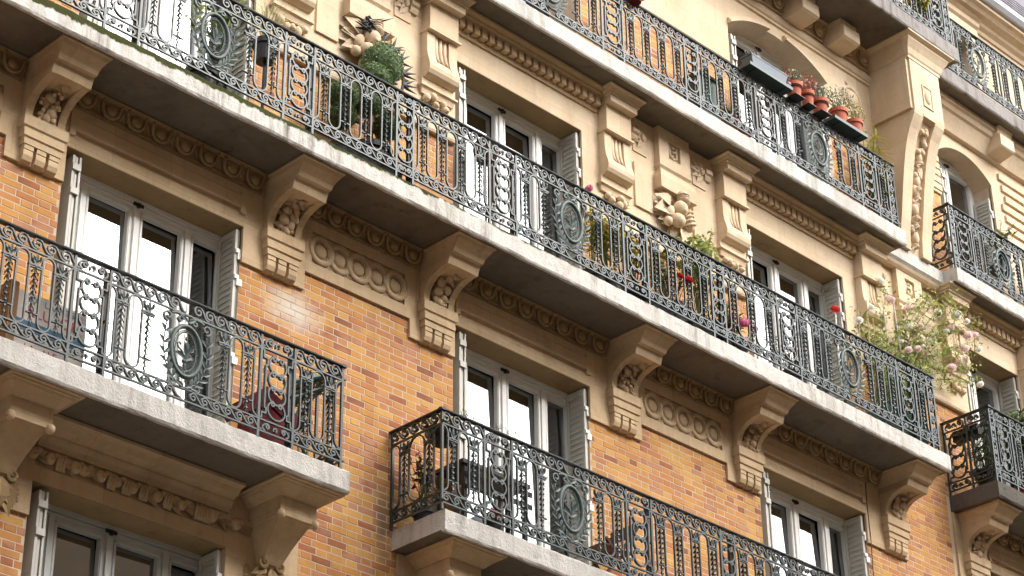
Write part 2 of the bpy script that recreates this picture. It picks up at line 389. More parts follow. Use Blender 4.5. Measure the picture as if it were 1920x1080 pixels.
# ---- bricks: stretcher / header bond, every brick its own solid
RP, JT = .0705, .009
bricks = []
def brick_zone(x0, x1, z0, z1):
    r0 = int(math.floor(z0/RP)); r1 = int(math.ceil(z1/RP))
    for r in range(r0, r1):
        zz0 = max(r*RP+JT/2, z0+.002); zz1 = min((r+1)*RP-JT/2, z1-.002)
        if zz1-zz0 < .02: continue
        per = .352; x = math.floor(x0/per)*per - (per/2 if r % 2 else 0) - .05; k = 0
        while x < x1:
            L = .2295 if k % 2 == 0 else .1225
            a = max(x+JT/2, x0+.002); b_ = min(x+L-JT/2, x1-.002)
            if b_-a > .03: bricks.append((a, b_, zz0, zz1))
            x += L; k += 1
brick_zone(-5.6, -3.317, -3.0, -1.0); brick_zone(-5.6, -3.317, 0, 2.3)
brick_zone(-.575, .60, -3.0, .0); brick_zone(-1.367, 1.315, 0, 2.3)
brick_zone(3.265, 6.05, 0, 2.3)
brick_zone(8.0, 9.8, 0, 3.254)
brick_zone(-5.6, -3.317, ZC, 4.57); brick_zone(-1.367, 1.315, ZC, 4.57); brick_zone(3.265, 6.05, ZC, 4.57); brick_zone(8.0, 10.54, ZC, 4.57)
brick_zone(-1.367, 1.315, ZD, 7.97); brick_zone(3.265, 6.05, ZD, 7.97); brick_zone(8.08, 10.54, ZD, 7.97)
brick_zone(8.08, 9.8, 2.0, 2.001) if False else None
# the 300 bricks that show largest: the open pier between the two lower balconies
def bkey(q):
    cx, cz = (q[0]+q[1])/2, (q[2]+q[3])/2
    free = (-.72 < cx < .62 and -.75 < cz < 1.15) 
    return 0 if free else 1
near = sorted(bricks, key=lambda q: (bkey(q), -((q[1]-q[0])*(q[3]-q[2])), q[2]))
single, rest = near[:300], near[300:]
cache = {}
def brick_mesh(L, H):
    k = (round(L,3), round(H,3))
    if k not in cache:
        b_ = MB(); c = .003; x, z = L/2, H/2
        vs = [(-x,.03,-z),(x,.03,-z),(x,.03,z),(-x,.03,z),(-x,0,-z),(x,0,-z),(x,0,z),(-x,0,z),(-x+c,-c,-z+c),(x-c,-c,-z+c),(x-c,-c,z-c),(-x+c,-c,z-c)]
        fs = [(0,1,5,4),(1,2,6,5),(2,3,7,6),(3,0,4,7),(4,5,9,8),(5,6,10,9),(6,7,11,10),(7,4,8,11),(8,9,10,11)]
        b_.add(vs, fs); cache[k] = b_.mesh('brick')
    return cache[k]
for a,b_,z0,z1 in single:
    link('brick', brick_mesh(b_-a, z1-z0), BRICK, WALL, loc=((a+b_)/2, random.uniform(-.001,.003), (z0+z1)/2))
bm_ = MB()
for a,b_,z0,z1 in rest:
    y = random.uniform(-.001,.003); me = brick_mesh(b_-a, z1-z0); cx, cz = (a+b_)/2, (z0+z1)/2
    bm_.add([(v.co.x+cx, v.co.y+y, v.co.z+cz) for v in me.vertices], [tuple(p.vertices) for p in me.polygons])
tag(put('bricks', bm_, BRICK, WALL), kind='stuff')

# ---- loft of rectangles: levels (z, half width, y front); back at yb
def loft(mb, xc, levels, yb=.018):
    vs = []; fs = []
    for z,hw,yf in levels: vs += [(xc-hw,yb,z),(xc-hw,yf,z),(xc+hw,yf,z),(xc+hw,yb,z)]
    for i in range(len(levels)-1):
        for j in range(4): fs.append((i*4+j, i*4+(j+1)%4, i*4+4+(j+1)%4, i*4+4+j))
    fs += [(0,1,2,3),(len(vs)-1,len(vs)-2,len(vs)-3,len(vs)-4)]
    # levels are given from the top down
    return mb.add(vs, [f[::1] for f in fs])
def arc(cy, cz, r, a0, a1, n):
    return [(cy+r*math.cos(math.radians(a0+(a1-a0)*i/n)), cz+r*math.sin(math.radians(a0+(a1-a0)*i/n))) for i in range(n+1)]

# ---- carved fruit and leaves, one lump per carving
def carving(seed, W, H, D, nf, nl, rmin, rmax, droop=0):
    random.seed(seed); m_ = MB()
    for i in range(nl):
        a = random.uniform(0, 2*PI); p = (random.uniform(-W,W)*.7, random.uniform(-.2,.5)*D, random.uniform(-H,H)*.8)
        m_.leaf(p, (math.cos(a), -.5, math.sin(a)), (0,-1,.1), random.uniform(.6,1.1)*min(W,H)*1.1, random.uniform(.5,.8)*min(W,H), .35)
        m_.leaf((p[0],p[1]+.012,p[2]), (math.cos(a), -.5, math.sin(a)), (0,-1,.1), random.uniform(.6,1.1)*min(W,H)*1.1, random.uniform(.5,.8)*min(W,H), .35)
    pts = []
    for i in range(nf):
        for t in range(30):
            q = (random.uniform(-W,W), random.uniform(-H,H)); r = random.uniform(rmin, rmax)
            if (q[0]/W)**2+(q[1]/H)**2 < 1 and all(math.hypot(q[0]-u[0], q[1]-u[1]) > .75*(r+u[2]) for u in pts): break
        pts.append((q[0], q[1], r))
        rt = Matrix.Rotation(random.uniform(-.6,.6), 3, 'Y') @ Matrix.Rotation(random.uniform(-.5,.5), 3, 'X')
        el = random.uniform(.85,1.35)
        m_.ell((q[0], -D*.45+random.uniform(-.3,.3)*D, q[1]-droop*0), (r, r*.9, r*el), 10, 8, rt, .05)
        if random.random() < .5: m_.ell((q[0]+r*.1, -D*.45-r*.75, q[1]-r*el*.5), (r*.28, r*.3, r*.28), 6, 4)
    random.seed(seed+99); return m_
def carve(name, seed, W, H, D, nf, nl, rmin, rmax, loc, parent, m=None, tilt=0):
    o = put(name, carving(seed, W, H, D, nf, nl, rmin, rmax), m or CARVE, parent, smooth=True, loc=loc)
    if tilt: o.rotation_euler = (tilt, 0, 0)
    return o

# ---- balcony slabs
def slab(x0, x1, yf, z0, z1, m, rec=.045, side0=True):
    """front and exposed ends weathered, soffit behind a drip edge"""
    nx = max(2, int((x1-x0)/.06)); me = MB(); random.seed(int(x0*100))
    prof = [(.016,z0+.01),(yf+.05,z0+.01),(yf+.045,z0-.004),(yf+.012,z0-.006),(yf,z0+.014),(yf,z1-.012),(yf+.012,z1),(.016,z1)]
    vs = []; fs = []; n = len(prof)
    for i in range(nx+1):
        x = x0+(x1-x0)*i/nx
        for k,(y,z) in enumerate(prof):
            dy = dz = 0
            if 1 <= k <= 6:
                dy = .006*noise.noise(Vector((x*6,k*3.1,z*9)))+.004*noise.noise(Vector((x*21,k*7.7,3)))
                dz = .007*noise.noise(Vector((x*5,k*1.7,8)))+.004*noise.noise(Vector((x*19,k*5.3,1)))
            vs.append((x,y+dy,z+dz))
    for i in range(nx):
        for k in range(n): fs.append((i*n+k,(i+1)*n+k,(i+1)*n+(k+1)%n,i*n+(k+1)%n)[::-1])
    fs += [tuple(range(n))[::-1], tuple(nx*n+k for k in range(n))]
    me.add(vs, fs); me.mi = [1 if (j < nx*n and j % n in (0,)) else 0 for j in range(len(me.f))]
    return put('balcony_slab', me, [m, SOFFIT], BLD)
S_BL = slab(-6.0, -.594, -.716, -.206, 0.0, CONC)
S_BR = slab(.539, 9.0, -.716, -.206, 0.0, CONC)
S_C = slab(-6.0, 8.877, -.716, 3.041, ZC, CONC_MOSS)
S_D = slab(-2.5, 8.83, -.49, 6.265, ZD, CONC)
S_DR = slab(10.04, 15.0, -.42, 6.265, ZD, CONC)
S_CR = slab(9.87, 15.0, -.716, 3.041, ZC, CONC_DARK)
S_E = slab(4.0, 10.05, -.87, 9.517, ZE, CONC_GREY)
S_ER = slab(10.05, 15.0, -.50, 9.517, ZE, CONC_GREY)
put('string_course', MB().prism([(.016,6.268),(-.17,6.268),(-.20,6.30),(-.20,6.478),(.016,6.478)], 8.832, 10.038), CONC, BLD)
put('soffit_moulding', MB().prism([(.016,6.20),(-.12,6.20),(-.15,6.23),(-.17,6.266),(.016,6.266)], 8.7, 10.5), STONE_UP, BLD)

# ---- first-balcony brackets (under slab C)
BRK = [-5.75,-3.60,-.945,1.03,3.74,5.79,8.52,10.20]
def bracket(xc, top, seed):
    m_ = MB(); dz = top-3.041
    P = [(-.44,2.785),(-.385,2.785),(-.31,2.77),(-.235,2.745),(-.17,2.705),(-.125,2.65),(-.102,2.58),(-.092,2.50),(.018,2.50),(.018,3.0),(-.44,3.0)]
    Q = [(-.40,2.84),(-.33,2.84),(-.22,2.83),(-.12,2.81),(-.04,2.78),(-.008,2.72),(.0,2.62),(.002,2.50),(.018,2.50),(.018,3.0),(-.40,3.0)]
    sh = lambda pr: [(y,z+dz) for y,z in pr]
    m_.prism(sh(P), xc-.20, xc-.128); m_.prism(sh(P), xc+.128, xc+.20); m_.prism(sh(Q), xc-.128, xc+.128)
    L = [(3.041,.255,-.655),(3.022,.255,-.655),(3.02,.235,-.635),(2.99,.228,-.615),(2.955,.212,-.565),(2.93,.205,-.54),(2.892,.201,-.52),(2.886,.2015,-.475),(2.79,.2015,-.443)]
    loft(m_, xc, [(z+dz-.001,h,y) for z,h,y in L])
    L2 = [(2.505,.225,-.135),(2.40,.225,-.135),(2.385,.208,-.118),(2.355,.205,-.118),(2.35,.206,-.122),(2.305,.206,-.122),(2.295,.19,-.106),(2.235,.188,-.104)]
    loft(m_, xc, [(z+dz,h,y) for z,h,y in L2])
    o = put('bracket', m_, STONE_LOW, BLD)
    d = MB().prism([(.017,2.234),(-.096,2.234),(-.096,2.19),(-.088,2.186),(-.092,2.17),(-.092,2.13),(-.075,2.09),(-.04,2.07),(.017,2.075)], -.048, .048)
    me = d.mesh('drop')
    for k in (-1,0,1): link('drop', me, STONE_LOW, o, loc=(xc+k*.127, 0, dz))
    fr_ = MB(); rk = random.Random(seed)
    spots = [(.045,-.315,2.80,.052),(.02,-.235,2.775,.04),(-.03,-.17,2.735,.05),(.05,-.165,2.68,.055),(-.045,-.135,2.645,.05),(.03,-.135,2.60,.045),(-.01,-.115,2.545,.045),(-.06,-.11,2.575,.032),(.06,-.12,2.555,.03)]
    for q,(dx,y,z,r) in enumerate(spots):
        r *= rk.uniform(.8,1.1); rt = Matrix.Rotation(rk.uniform(-.7,.7), 3, 'Y') @ Matrix.Rotation(rk.uniform(-.6,.6), 3, 'X')
        if rk.random() < .75: fr_.ell((xc+dx+rk.uniform(-.012,.012), y, z+dz), (r, r*.85, r*rk.uniform(.9,1.4)), 12, 9, rt, .03)
        else:
            for k in range(7): fr_.ell((xc+dx+rk.uniform(-.04,.04), y+rk.uniform(-.015,.015), z+dz+rk.uniform(-.045,.045)), (.02,.02,.02), 7, 5)
        for k in range(2): a_ = rk.uniform(0,6.28); fr_.leaf((xc+dx*.5, y+.02, z+dz), (math.cos(a_), -.4, math.sin(a_)), (0,-1,-.3), rk.uniform(.08,.13), rk.uniform(.05,.08), .4)
    put('carved_fruit', fr_, STONE_LOW, o, smooth=True)
    return o
for i,x in enumerate(BRK): bracket(x, 3.041, 11+i)

# stone behind each bracket
for i,x in enumerate(BRK):
    if x == 8.52: a, b_ = 8.0, 8.80
    elif x == 10.2: a, b_ = 9.87, 10.54
    else: a, b_ = x-.32, x+.32
    for l,r in COLS:                       # run to the window edge
        if 0 < l-b_ < .2 or (a < l < b_): b_ = l
        if 0 < a-r < .2 or (a < r < b_): a = r
    put('bracket_panel', MB().box(a, b_, -.03, .016, 2.082, 3.041), STONE_LOW, BLD)
# panels of interlaced rings between brackets
def ring_panel(x0, x1):
    f = MB(); zb, zt, pb, pt = 2.282, 2.868, 2.405, 2.742
    a, b_ = x0+.075, x1-.075
    f.box(x0,x1,-.032,.016,zb,pb); f.box(x0,x1,-.032,.016,pt,zt); f.box(x0,a,-.032,.016,pb,pt); f.box(b_,x1,-.032,.016,pb,pt); f.box(a,b_,-.004,.016,pb,pt)
    f.box(x0+.01,x1-.01,-.045,-.032,zb,zb+.05) if False else None
    o = put('frieze_panel', f, STONE_LOW, BLD)
    n = max(3, int(round((b_-a)/.25))); p = (b_-a)/n; zc = (pb+pt)/2
    disc = MB().lathe([(0,.03),(.05,.027),(.072,.018),(.078,0)], n=18, axis='y').mesh('rosette', True)
    r = .132
    band = MB()
    pts = [(r*math.cos(t)*.98, -.018, r*math.sin(t)) for t in [2*PI*k/36 for k in range(36)]]
    band.sweep(pts, 0, 4, True, flat=(.027,.016), nrm=(0,1,0))
    pts = [((r-.035)*math.cos(t)*.98, -.012, (r-.035)*math.sin(t)) for t in [2*PI*k/30 for k in range(30)]]
    band.sweep(pts, 0, 4, True, flat=(.006,.01), nrm=(0,1,0))
    band = band.mesh('ring', True)
    tri = MB().leaf((0,-.006,0), (0,-.2,1), (0,-1,0), .09, .07, .1).leaf((0,-.006,0), (-.8,-.2,.5), (0,-1,0), .07, .05, .1).leaf((0,-.006,0), (.8,-.2,.5), (0,-1,0), .07, .05, .1).mesh('leaf')
    for k in range(n):
        xc = a+p*(k+.5)
        link('rosette', disc, STONE_LOW, o, loc=(xc,-.006,zc)); link('ring', band, STONE_LOW, o, loc=(xc,-.004+(.004 if k%2 else 0),zc))
        if k: link('leaf', tri, STONE_LOW, o, loc=(a+p*k,-.004,pb+.005))
    return o
for x0,x1 in ((-5.43,-3.92),(-.625,.71),(4.06,5.47)): ring_panel(x0, x1)
# window heads below slab C
def window_head(x0, x1, l, r):
    f = MB().prism([(.016,2.453),(-.03,2.453),(-.03,2.578),(-.006,2.60),(-.012,2.625),(-.05,2.628),(-.05,2.755),(-.042,2.764),(-.026,2.766),(-.026,2.776),(-.03,2.778),(-.03,2.868),(.016,2.868)], x0, x1)
    f.box(l-.001, l+.06, -.052, -.004, 2.57, 2.80); f.box(r-.06, r+.001, -.052, -.004, 2.57, 2.80)
    put('lintel', f, STONE_LOW, BLD)
for (l,r) in COLS: window_head(l, r, l, r)
# egg and dart cornice
def egg_cornice(x0, x1, zb, zt, m, mc, dep=.15, pitch=.268, wide=1.0):
    h = zt-zb
    f = MB().prism([(.016,zb),(-.055,zb),(-.058,zb+.02),(-.045,zb+.028),(-.05,zb+.05),(-.075,zb+.085*h/.17),(-.10,zb+.12*h/.17),(-.108,zt-.035),(-.13,zt-.033),(-.14,zt-.012),(-dep,zt-.008),(-dep,zt-.001),(.016,zt-.001)], x0, x1)
    o = put('egg_and_dart_cornice', f, m, BLD)
    n = max(2, int(round((x1-x0)/pitch))); p = (x1-x0)/n
    e = MB(); tl = Matrix.Rotation(math.radians(-24), 3, 'X')
    e.ell((0,-.024,-.002), (.062,.042,.072), 12, 8, tl)
    pts = [(.098,-.045,.075),(.096,-.03,.02),(.082,-.018,-.035),(.046,-.01,-.072),(0,-.008,-.084),(-.046,-.01,-.072),(-.082,-.018,-.035),(-.096,-.03,.02),(-.098,-.045,.075)]
    e.sweep([(x,y-.012,z) for x,y,z in pts], .017, 6)
    for s_ in (-1,1): e.sweep([(s_*.134,-.034,.06),(s_*.128,-.018,.0),(s_*.118,-.004,-.06)], .012, 4, taper=[1.3,1,.3])
    me = e.mesh('egg', True)
    for k in range(n): link('egg', me, mc, o, loc=(x0+p*(k+.5), -.072, zb+h*.5))
    return o
EGX = [(-5.5,-3.84),(-3.36,-1.19),(-.70,.79),(1.275,3.495),(3.985,5.545),(6.035,8.275),(10.45,12.2)]
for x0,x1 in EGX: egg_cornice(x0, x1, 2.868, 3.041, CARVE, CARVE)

# ---- storey C: stone walling above the brick
def facing(xa, xb, za, zb, zl, cols):
    for i in range(0, len(edges), 2):
        if max(edges[i],xa) < min(edges[i+1],xb): put('stone_facing', MB().box(max(edges[i],xa), min(edges[i+1],xb), -.03, .0155, za, zb), STONE_UP, BLD)
    for l,r in cols: put('stone_facing', MB().box(l, r, -.03, .0155, zl, zb), STONE_UP, BLD)
facing(-6, 15, 4.572, 6.264, 5.66, COLS)
def dentils(x0, x1):
    f = MB().prism([(-.031,6.0),(-.055,6.0),(-.062,6.02),(-.062,6.045),(-.05,6.05),(-.05,6.17),(-.15,6.172),(-.165,6.19),(-.165,6.215),(-.21,6.235),(-.215,6.264),(-.031,6.264)], x0, x1)
    o = put('dentil_cornice', f, STONE, BLD)
    n = int(round((x1-x0)/.1105)); p = (x1-x0)/n
    me = MB().box(-.036,.036,-.135,-.049,0,.118).mesh('dentil')
    for k in range(n): link('dentil', me, STONE, o, loc=(x0+p*(k+.5), 0, 6.052))
PIL = [-3.6,-.945,1.03,3.75,5.79,8.47,10.27,12.1]
for a,b_ in ((-3.36,-1.19),(1.27,3.51),(6.03,8.23),(10.51,11.86)): dentils(a, b_)
def pilaster(xc, seed):
    m_ = MB()
    loft(m_, xc, [(6.264,.30,-.34),(6.245,.30,-.34),(6.235,.275,-.315),(6.205,.265,-.29),(6.195,.25,-.275),(6.17,.25,-.275)])
    loft(m_, xc, [(6.171,.222,-.255),(6.085,.222,-.255)]); loft(m_, xc, [(6.086,.205,-.165),(5.745,.205,-.165)])
    pr = [(.0,5.74),(-.130,5.74),(-.132,5.50),(-.142,5.42),(-.165,5.35),(-.178,5.29),(-.172,5.24),(-.15,5.20),(-.11,5.175),(-.06,5.165),(.0,5.165)]
    pq = [(.0,5.745),(-.085,5.745),(-.085,5.44),(-.15,5.375),(-.178,5.29),(-.172,5.24),(-.15,5.20),(-.11,5.175),(-.06,5.165),(.0,5.165)]
    m_.prism(pr, xc-.215, xc-.10); m_.prism(pr, xc+.10, xc+.215); m_.prism(pq, xc-.10, xc+.10)
    loft(m_, xc, [(5.182,.235,-.075),(5.09,.235,-.075),(5.08,.26,-.10),(5.055,.26,-.10),(5.04,.235,-.075),(4.98,.225,-.06)])
    loft(m_, xc, [(5.76,.23,-.185),(5.735,.23,-.185)]); 
    o = put('pilaster', m_, STONE_UP, BLD)
    fl = MB().sweep([(0,-.094,.19),(0,-.098,-.02),(.006,-.115,-.11),(.016,-.14,-.16)], .025, 8, taper=[1,1,.85,.4]).mesh('flute', True)
    for k in (-1,0,1): link('flute', fl, STONE_UP, o, loc=(xc+k*.062, 0, 5.55))
    carve('carved_fruit', seed, .19, .06, .05, 5, 9, .035, .05, (xc, -.04, 4.93), o, STONE_UP)
for i,x in enumerate(PIL): pilaster(x, 31+i)
def keystone(xc, seed):
    m_ = MB()
    # upper block with a square sunk panel
    b0, b1, zt, zb = xc-.27, xc+.27, 6.264, 5.75
    m_.box(b0,xc-.10,-.11,-.02,zb,zt); m_.box(xc+.10,b1,-.11,-.02,zb,zt); m_.box(xc-.10,xc+.10,-.11,-.02,zb,5.88); m_.box(xc-.10,xc+.10,-.11,-.02,6.12,zt); m_.box(xc-.10,xc+.10,-.07,-.02,5.88,6.12)
    loft(m_, xc, [(5.749,.28,-.12),(5.73,.28,-.12),(5.70,.255,-.095),(5.64,.255,-.095)])
    loft(m_, xc, [(5.641,.29,-.13),(5.56,.31,-.15),(5.40,.31,-.15),(5.395,.24,-.10),(5.33,.20,-.08)])
    o = put('keystone', m_, STONE_UP, BLD)
    put('relief', MB().sweep([(xc-.06,-.08,6.08),(xc-.06,-.085,5.95),(xc,-.085,5.91),(xc+.06,-.085,5.95),(xc+.06,-.08,6.08)], .016, 5).sweep([(xc-.05,-.08,6.04),(xc,-.085,6.0),(xc+.05,-.08,6.04)], .014, 5).ell((xc,-.08,6.07),(.025,.02,.025),8,6), STONE_UP, o, smooth=True)
    fr_ = MB(); rk = random.Random(seed)
    for (dx,dz,L_,W_,ax,az) in ((-.24,.10,.22,.22,-1,.25),(-.24,.0,.24,.22,-1,-.1),(-.20,-.12,.22,.17,-.9,-.6),(-.06,-.22,.24,.16,-.4,-1),(.10,-.24,.24,.17,.3,-1),(.18,-.12,.20,.16,.7,-.8),(-.12,-.02,.20,.18,-.7,-.4)):
        for q in range(3): fr_.leaf((xc+dx*.45,-.06-q*.018,5.18+dz*.6), (ax+rk.uniform(-.35,.35), -.35, az+rk.uniform(-.35,.35)), (0,-1,.15), L_*rk.uniform(.9,1.15), W_*rk.uniform(.8,1.1), .45)
    fr_.ell((xc-.02,-.17,5.20), (.095,.085,.10), 16, 12, None, .02).ell((xc-.02,-.24,5.15), (.028,.02,.028), 8, 6)
    fr_.ell((xc-.07,-.16,5.03), (.10,.085,.085), 16, 12, None, .02).ell((xc-.19,-.12,4.99), (.062,.055,.06), 12, 9).ell((xc-.16,-.13,5.13), (.06,.05,.085), 12, 9, Matrix.Rotation(.5,3,'Y'))
    fr_.ell((xc+.12,-.15,5.10), (.075,.07,.14), 14, 10, Matrix.Rotation(-.3,3,'Y'))
    for q in range(4): fr_.sweep([(xc+.12+.08*math.cos(t)+q*.012-.02, -.15+.076*math.sin(t), 5.19-q*.05+.03*math.cos(t)) for t in [2*PI*k/12 for k in range(12)]], .011, 5, True)
    put('carved_fruit', fr_, STONE_UP, o, smooth=True)
    nk = MB().sweep([(xc+.02,-.16,5.42),(xc+.02,-.19,5.34),(xc+.02,-.20,5.27)], .06, 10, taper=[1,1.05,1.2])
    for z in (5.38,5.35,5.32): nk.sweep([(xc+.02+.068*math.cos(t), -.185+.068*math.sin(t), z) for t in [2*PI*k/14 for k in range(14)]], .01, 5, True)
    put('carved_neck', nk, STONE_UP, o, smooth=True)
    for s_ in (-1,1):                                  # flanking panels and ribbon rosettes
        a, b_ = sorted((xc+s_*.31, xc+s_*.70))
        p_ = MB().box(a+.04,b_-.06,-.055,-.029,5.04,5.62); put('side_panel', p_, STONE_UP, BLD)
        put('moulding', MB().prism([(-.029,5.92),(-.06,5.92),(-.075,5.95),(-.075,5.985),(-.10,6.0),(-.10,6.05),(-.029,6.06)], a+.28 if s_ > 0 else a, b_ if s_ > 0 else b_-.28), STONE_UP, BLD)
        rb = MB(); xr = xc+s_*.52
        for k in range(5): rb.leaf((xr+.03,-.05,6.0), (math.cos(2.0+k*.55)*1.0, -.15, math.sin(2.0+k*.55)), (.1,-1,0), .20, .09, .2)
        rb.ell((xr+.02,-.065,6.0),(.035,.03,.05),8,6).box(xr-.13,xr+.10,-.042,-.029,5.78,6.15)
        put('ribbon_rosette', rb, STONE_UP, BLD)
for i,x in enumerate((.04,4.77,9.36)): keystone(x, 51+i)
for a,b_ in ((-1.36,1.31),(3.27,6.04),(8.01,10.53)): put('sill_band', MB().prism([(-.029,4.572),(-.05,4.575),(-.06,4.60),(-.06,4.64),(-.045,4.655),(-.029,4.66)], a, b_), STONE_UP, BLD)

# ---- storey D: segmental arches, tall console, modillions
def arch_fill(l, r, zs, zc, zt, y0=-.0305, y1=.42):
    n = 24; f = MB(); pts = []
    w_ = r-l; h = zc-zs; R_ = (w_*w_/4+h*h)/(2*h); cz = zc-R_
    for i in range(n+1):
        x = l+w_*i/n; pts.append((x, cz+math.sqrt(max(0,R_*R_-(x-(l+r)/2)**2))))
    vs = [(x,y0,z) for x,z in pts]+[(x,y0,zt) for x,z in pts]+[(x,y1,z) for x,z in pts]+[(x,y1,zt) for x,z in pts]; m1 = n+1; fs = []
    for i in range(n):
        fs += [(i,i+1,m1+i+1,m1+i),(2*m1+i+1,2*m1+i,3*m1+i,3*m1+i+1),(i+1,i,2*m1+i,2*m1+i+1)]
    f.add(vs, fs); return f, pts
f, pts = arch_fill(6.05, 8.0, 8.56, 8.86, 9.0); put('arch', f, STONE_UP, BLD)
f2, pts2 = arch_fill(10.54, 11.86, 8.70, 8.95, 9.0); put('arch', f2, STONE_UP, BLD)
# raised fillet round part of the wide arch
def fillet(pp, i0, i1):
    m_ = MB()
    prof = []
    for k in range(i0, i1+1): prof.append(pp[k])
    vs = []; fs = []
    for x,z in prof: vs += [(x,-.029,z-.0),(x,-.095,z-.0),(x,-.095,z+.045),(x,-.07,z+.05),(x,-.065,z+.085),(x,-.029,z+.095)]
    for i in range(len(prof)-1):
        for j in range(5): fs.append((i*6+j,i*6+j+1,i*6+7+j,i*6+6+j))
    fs += [(0,1,2,3,4,5)[::-1], tuple(len(vs)-6+j for j in range(6))]
    return m_.add(vs, fs)
put('arch_fillet', fillet([(x,z) for x,z in pts], 0, 10), STONE_UP, BLD); put('arch_fillet', fillet([(x,z) for x,z in pts], 14, 24), STONE_UP, BLD)
facing(-2, 15, 7.975, 9.516, 9.0, COLS)
put('belt_moulding', MB().prism([(-.029,9.02),(-.06,9.03),(-.06,9.06),(-.045,9.07),(-.07,9.09),(-.09,9.13),(-.09,9.16),(-.029,9.165)], 5.9, 9.06), STONE_UP, BLD)
for k,x in enumerate((4.75,5.62,6.49,7.36,8.23)):
    m_ = MB().prism([(-.028,9.17),(-.36,9.20),(-.40,9.225),(-.40,9.40),(-.36,9.42),(-.36,9.515),(-.028,9.515)], x-.17, x+.17); put('modillion', m_, STONE_UP, BLD)
for a,b_ in ((4.92,5.45),(5.79,6.32),(6.66,7.19),(7.53,8.06),(8.40,9.06)): egg_cornice(a, b_, 9.26, 9.516, STONE, STONE, .16, .27)
put('belt_moulding', MB().prism([(-.029,9.10),(-.10,9.11),(-.12,9.16),(-.20,9.34),(-.24,9.36),(-.26,9.42),(-.30,9.44),(-.30,9.515),(-.029,9.515)], 9.75, 14.8), STONE_UP, BLD)
for x in (9.98,11.9,13.8): put('modillion', MB().prism([(-.028,9.12),(-.34,9.18),(-.36,9.2),(-.36,9.38),(-.32,9.40),(-.34,9.47),(-.37,9.515),(-.028,9.515)], x-.17, x+.17), STONE_UP, BLD)
def console():
    x0, x1 = 9.08, 9.74; m_ = MB()
    P = [(.016,9.40),(-.69,9.40),(-.69,8.42),(-.675,8.34),(-.635,8.26),(-.58,8.16),(-.525,8.02),(-.475,7.85),(-.42,7.6),(-.365,7.3),(-.315,7.0),(-.27,6.75),(-.25,6.48),(.016,6.48)]
    m_.prism(P, x0, x0+.2); m_.prism(P, x1-.2, x1); m_.prism([(.016,9.40),(-.69,9.40),(-.69,8.36),(-.60,8.34)]+[(y+.06,z) for y,z in P[5:-2]]+[(-.19,6.48),(.016,6.48)], x0+.2, x1-.2)
    for q in (0,1): m_.box(*((x0-.05,x0-.001) if q == 0 else (x1+.001,x1+.05)), -.66, .016, 8.40, 9.2)
    loft(m_, (x0+x1)/2, [(9.516,.52,-.86),(9.495,.52,-.86),(9.47,.46,-.80),(9.44,.455,-.80),(9.40,.44,-.775),(9.34,.405,-.74),(9.26,.375,-.715),(9.24,.36,-.70),(9.20,.36,-.70),(9.195,.33,-.69)])
    o = put('console', m_, STONE_UP, BLD)
    g_ = MB(); random.seed(5); xm = (x0+x1)/2
    prev = [(-.59,8.30),(-.52,8.16),(-.465,8.02),(-.415,7.85),(-.36,7.6),(-.305,7.3),(-.255,7.0),(-.21,6.75),(-.19,6.5)]
    def yat(z):
        for (a,za),(b2,zb2) in zip(prev, prev[1:]):
            if zb2 <= z <= za: t = (za-z)/(za-zb2); return a+(b2-a)*t
        return prev[-1][0]
    z = 8.24
    while z > 6.6:
        kind = random.random(); y = yat(z)
        if kind < .45:
            r = random.uniform(.05,.075); g_.ell((xm+random.uniform(-.03,.03), y-.02, z), (r, r*.8, r*1.5), 10, 8); z -= r*2.3
            for k in range(2): g_.sweep([(xm+.05*math.cos(t), y-.02+.05*math.sin(t), z+.02*k) for t in [2*PI*q/10 for q in range(10)]], .01, 4, True)
        elif kind < .75:
            for k in range(3): g_.ell((xm+random.uniform(-.06,.06), y-.02, z-random.uniform(0,.07)), (.04,.035,.045), 8, 6)
            z -= .12
        else:
            for k in range(3): g_.leaf((xm, y-.02, z), (random.uniform(-.8,.8), -.3, -1), (0,-1,0), .15, .08, .3)
            z -= .10
    put('carved_garland', g_, STONE_UP, o, smooth=True)
    put('carved_square', MB().box(xm-.09,xm+.09,-.694,-.688,8.55,8.86).ell((xm,-.694,8.70),(.07,.03,.1),12,8).box(xm-.11,xm-.09,-.705,-.689,8.53,8.88).box(xm+.09,xm+.11,-.705,-.689,8.53,8.88).box(xm-.09,xm+.09,-.705,-.689,8.86,8.88).box(xm-.09,xm+.09,-.705,-.689,8.53,8.55), STONE_UP, o)
console()
cm = MB().lathe([(0,.05),(.1,.045),(.13,.02),(.14,0)], (8.60,-.03,8.62), 24, 'y').lathe([(.16,.0),(.17,.022),(.20,.022),(.215,0)], (8.60,-.03,8.62), 24, 'y').lathe([(.16,.0),(.17,.022),(.20,.022),(.215,0)], (8.62,-.03,8.25), 24, 'y')
for k in range(8): cm.leaf((8.60+.22*math.cos(k*.8),-.035,8.45+.36*math.sin(k*.8)), (math.cos(k*.8+1),-.2,math.sin(k*.8+1)), (0,-1,0), .13, .06, .2)
put('cartouche', cm, STONE_UP, BLD, smooth=True)
for k in range(5): put('quoin', MB().box(10.30,10.54,-.045,-.029,8.02+k*.12,8.02+k*.12+.085), STONE_UP, BLD)
for k in range(7):
    z0 = 8.98-.0-k*.17; put('rusticated_band', MB().box(12.05+.05*(k%3),14.6,-.065,-.029,z0-.10,z0), STONE_UP, BLD)

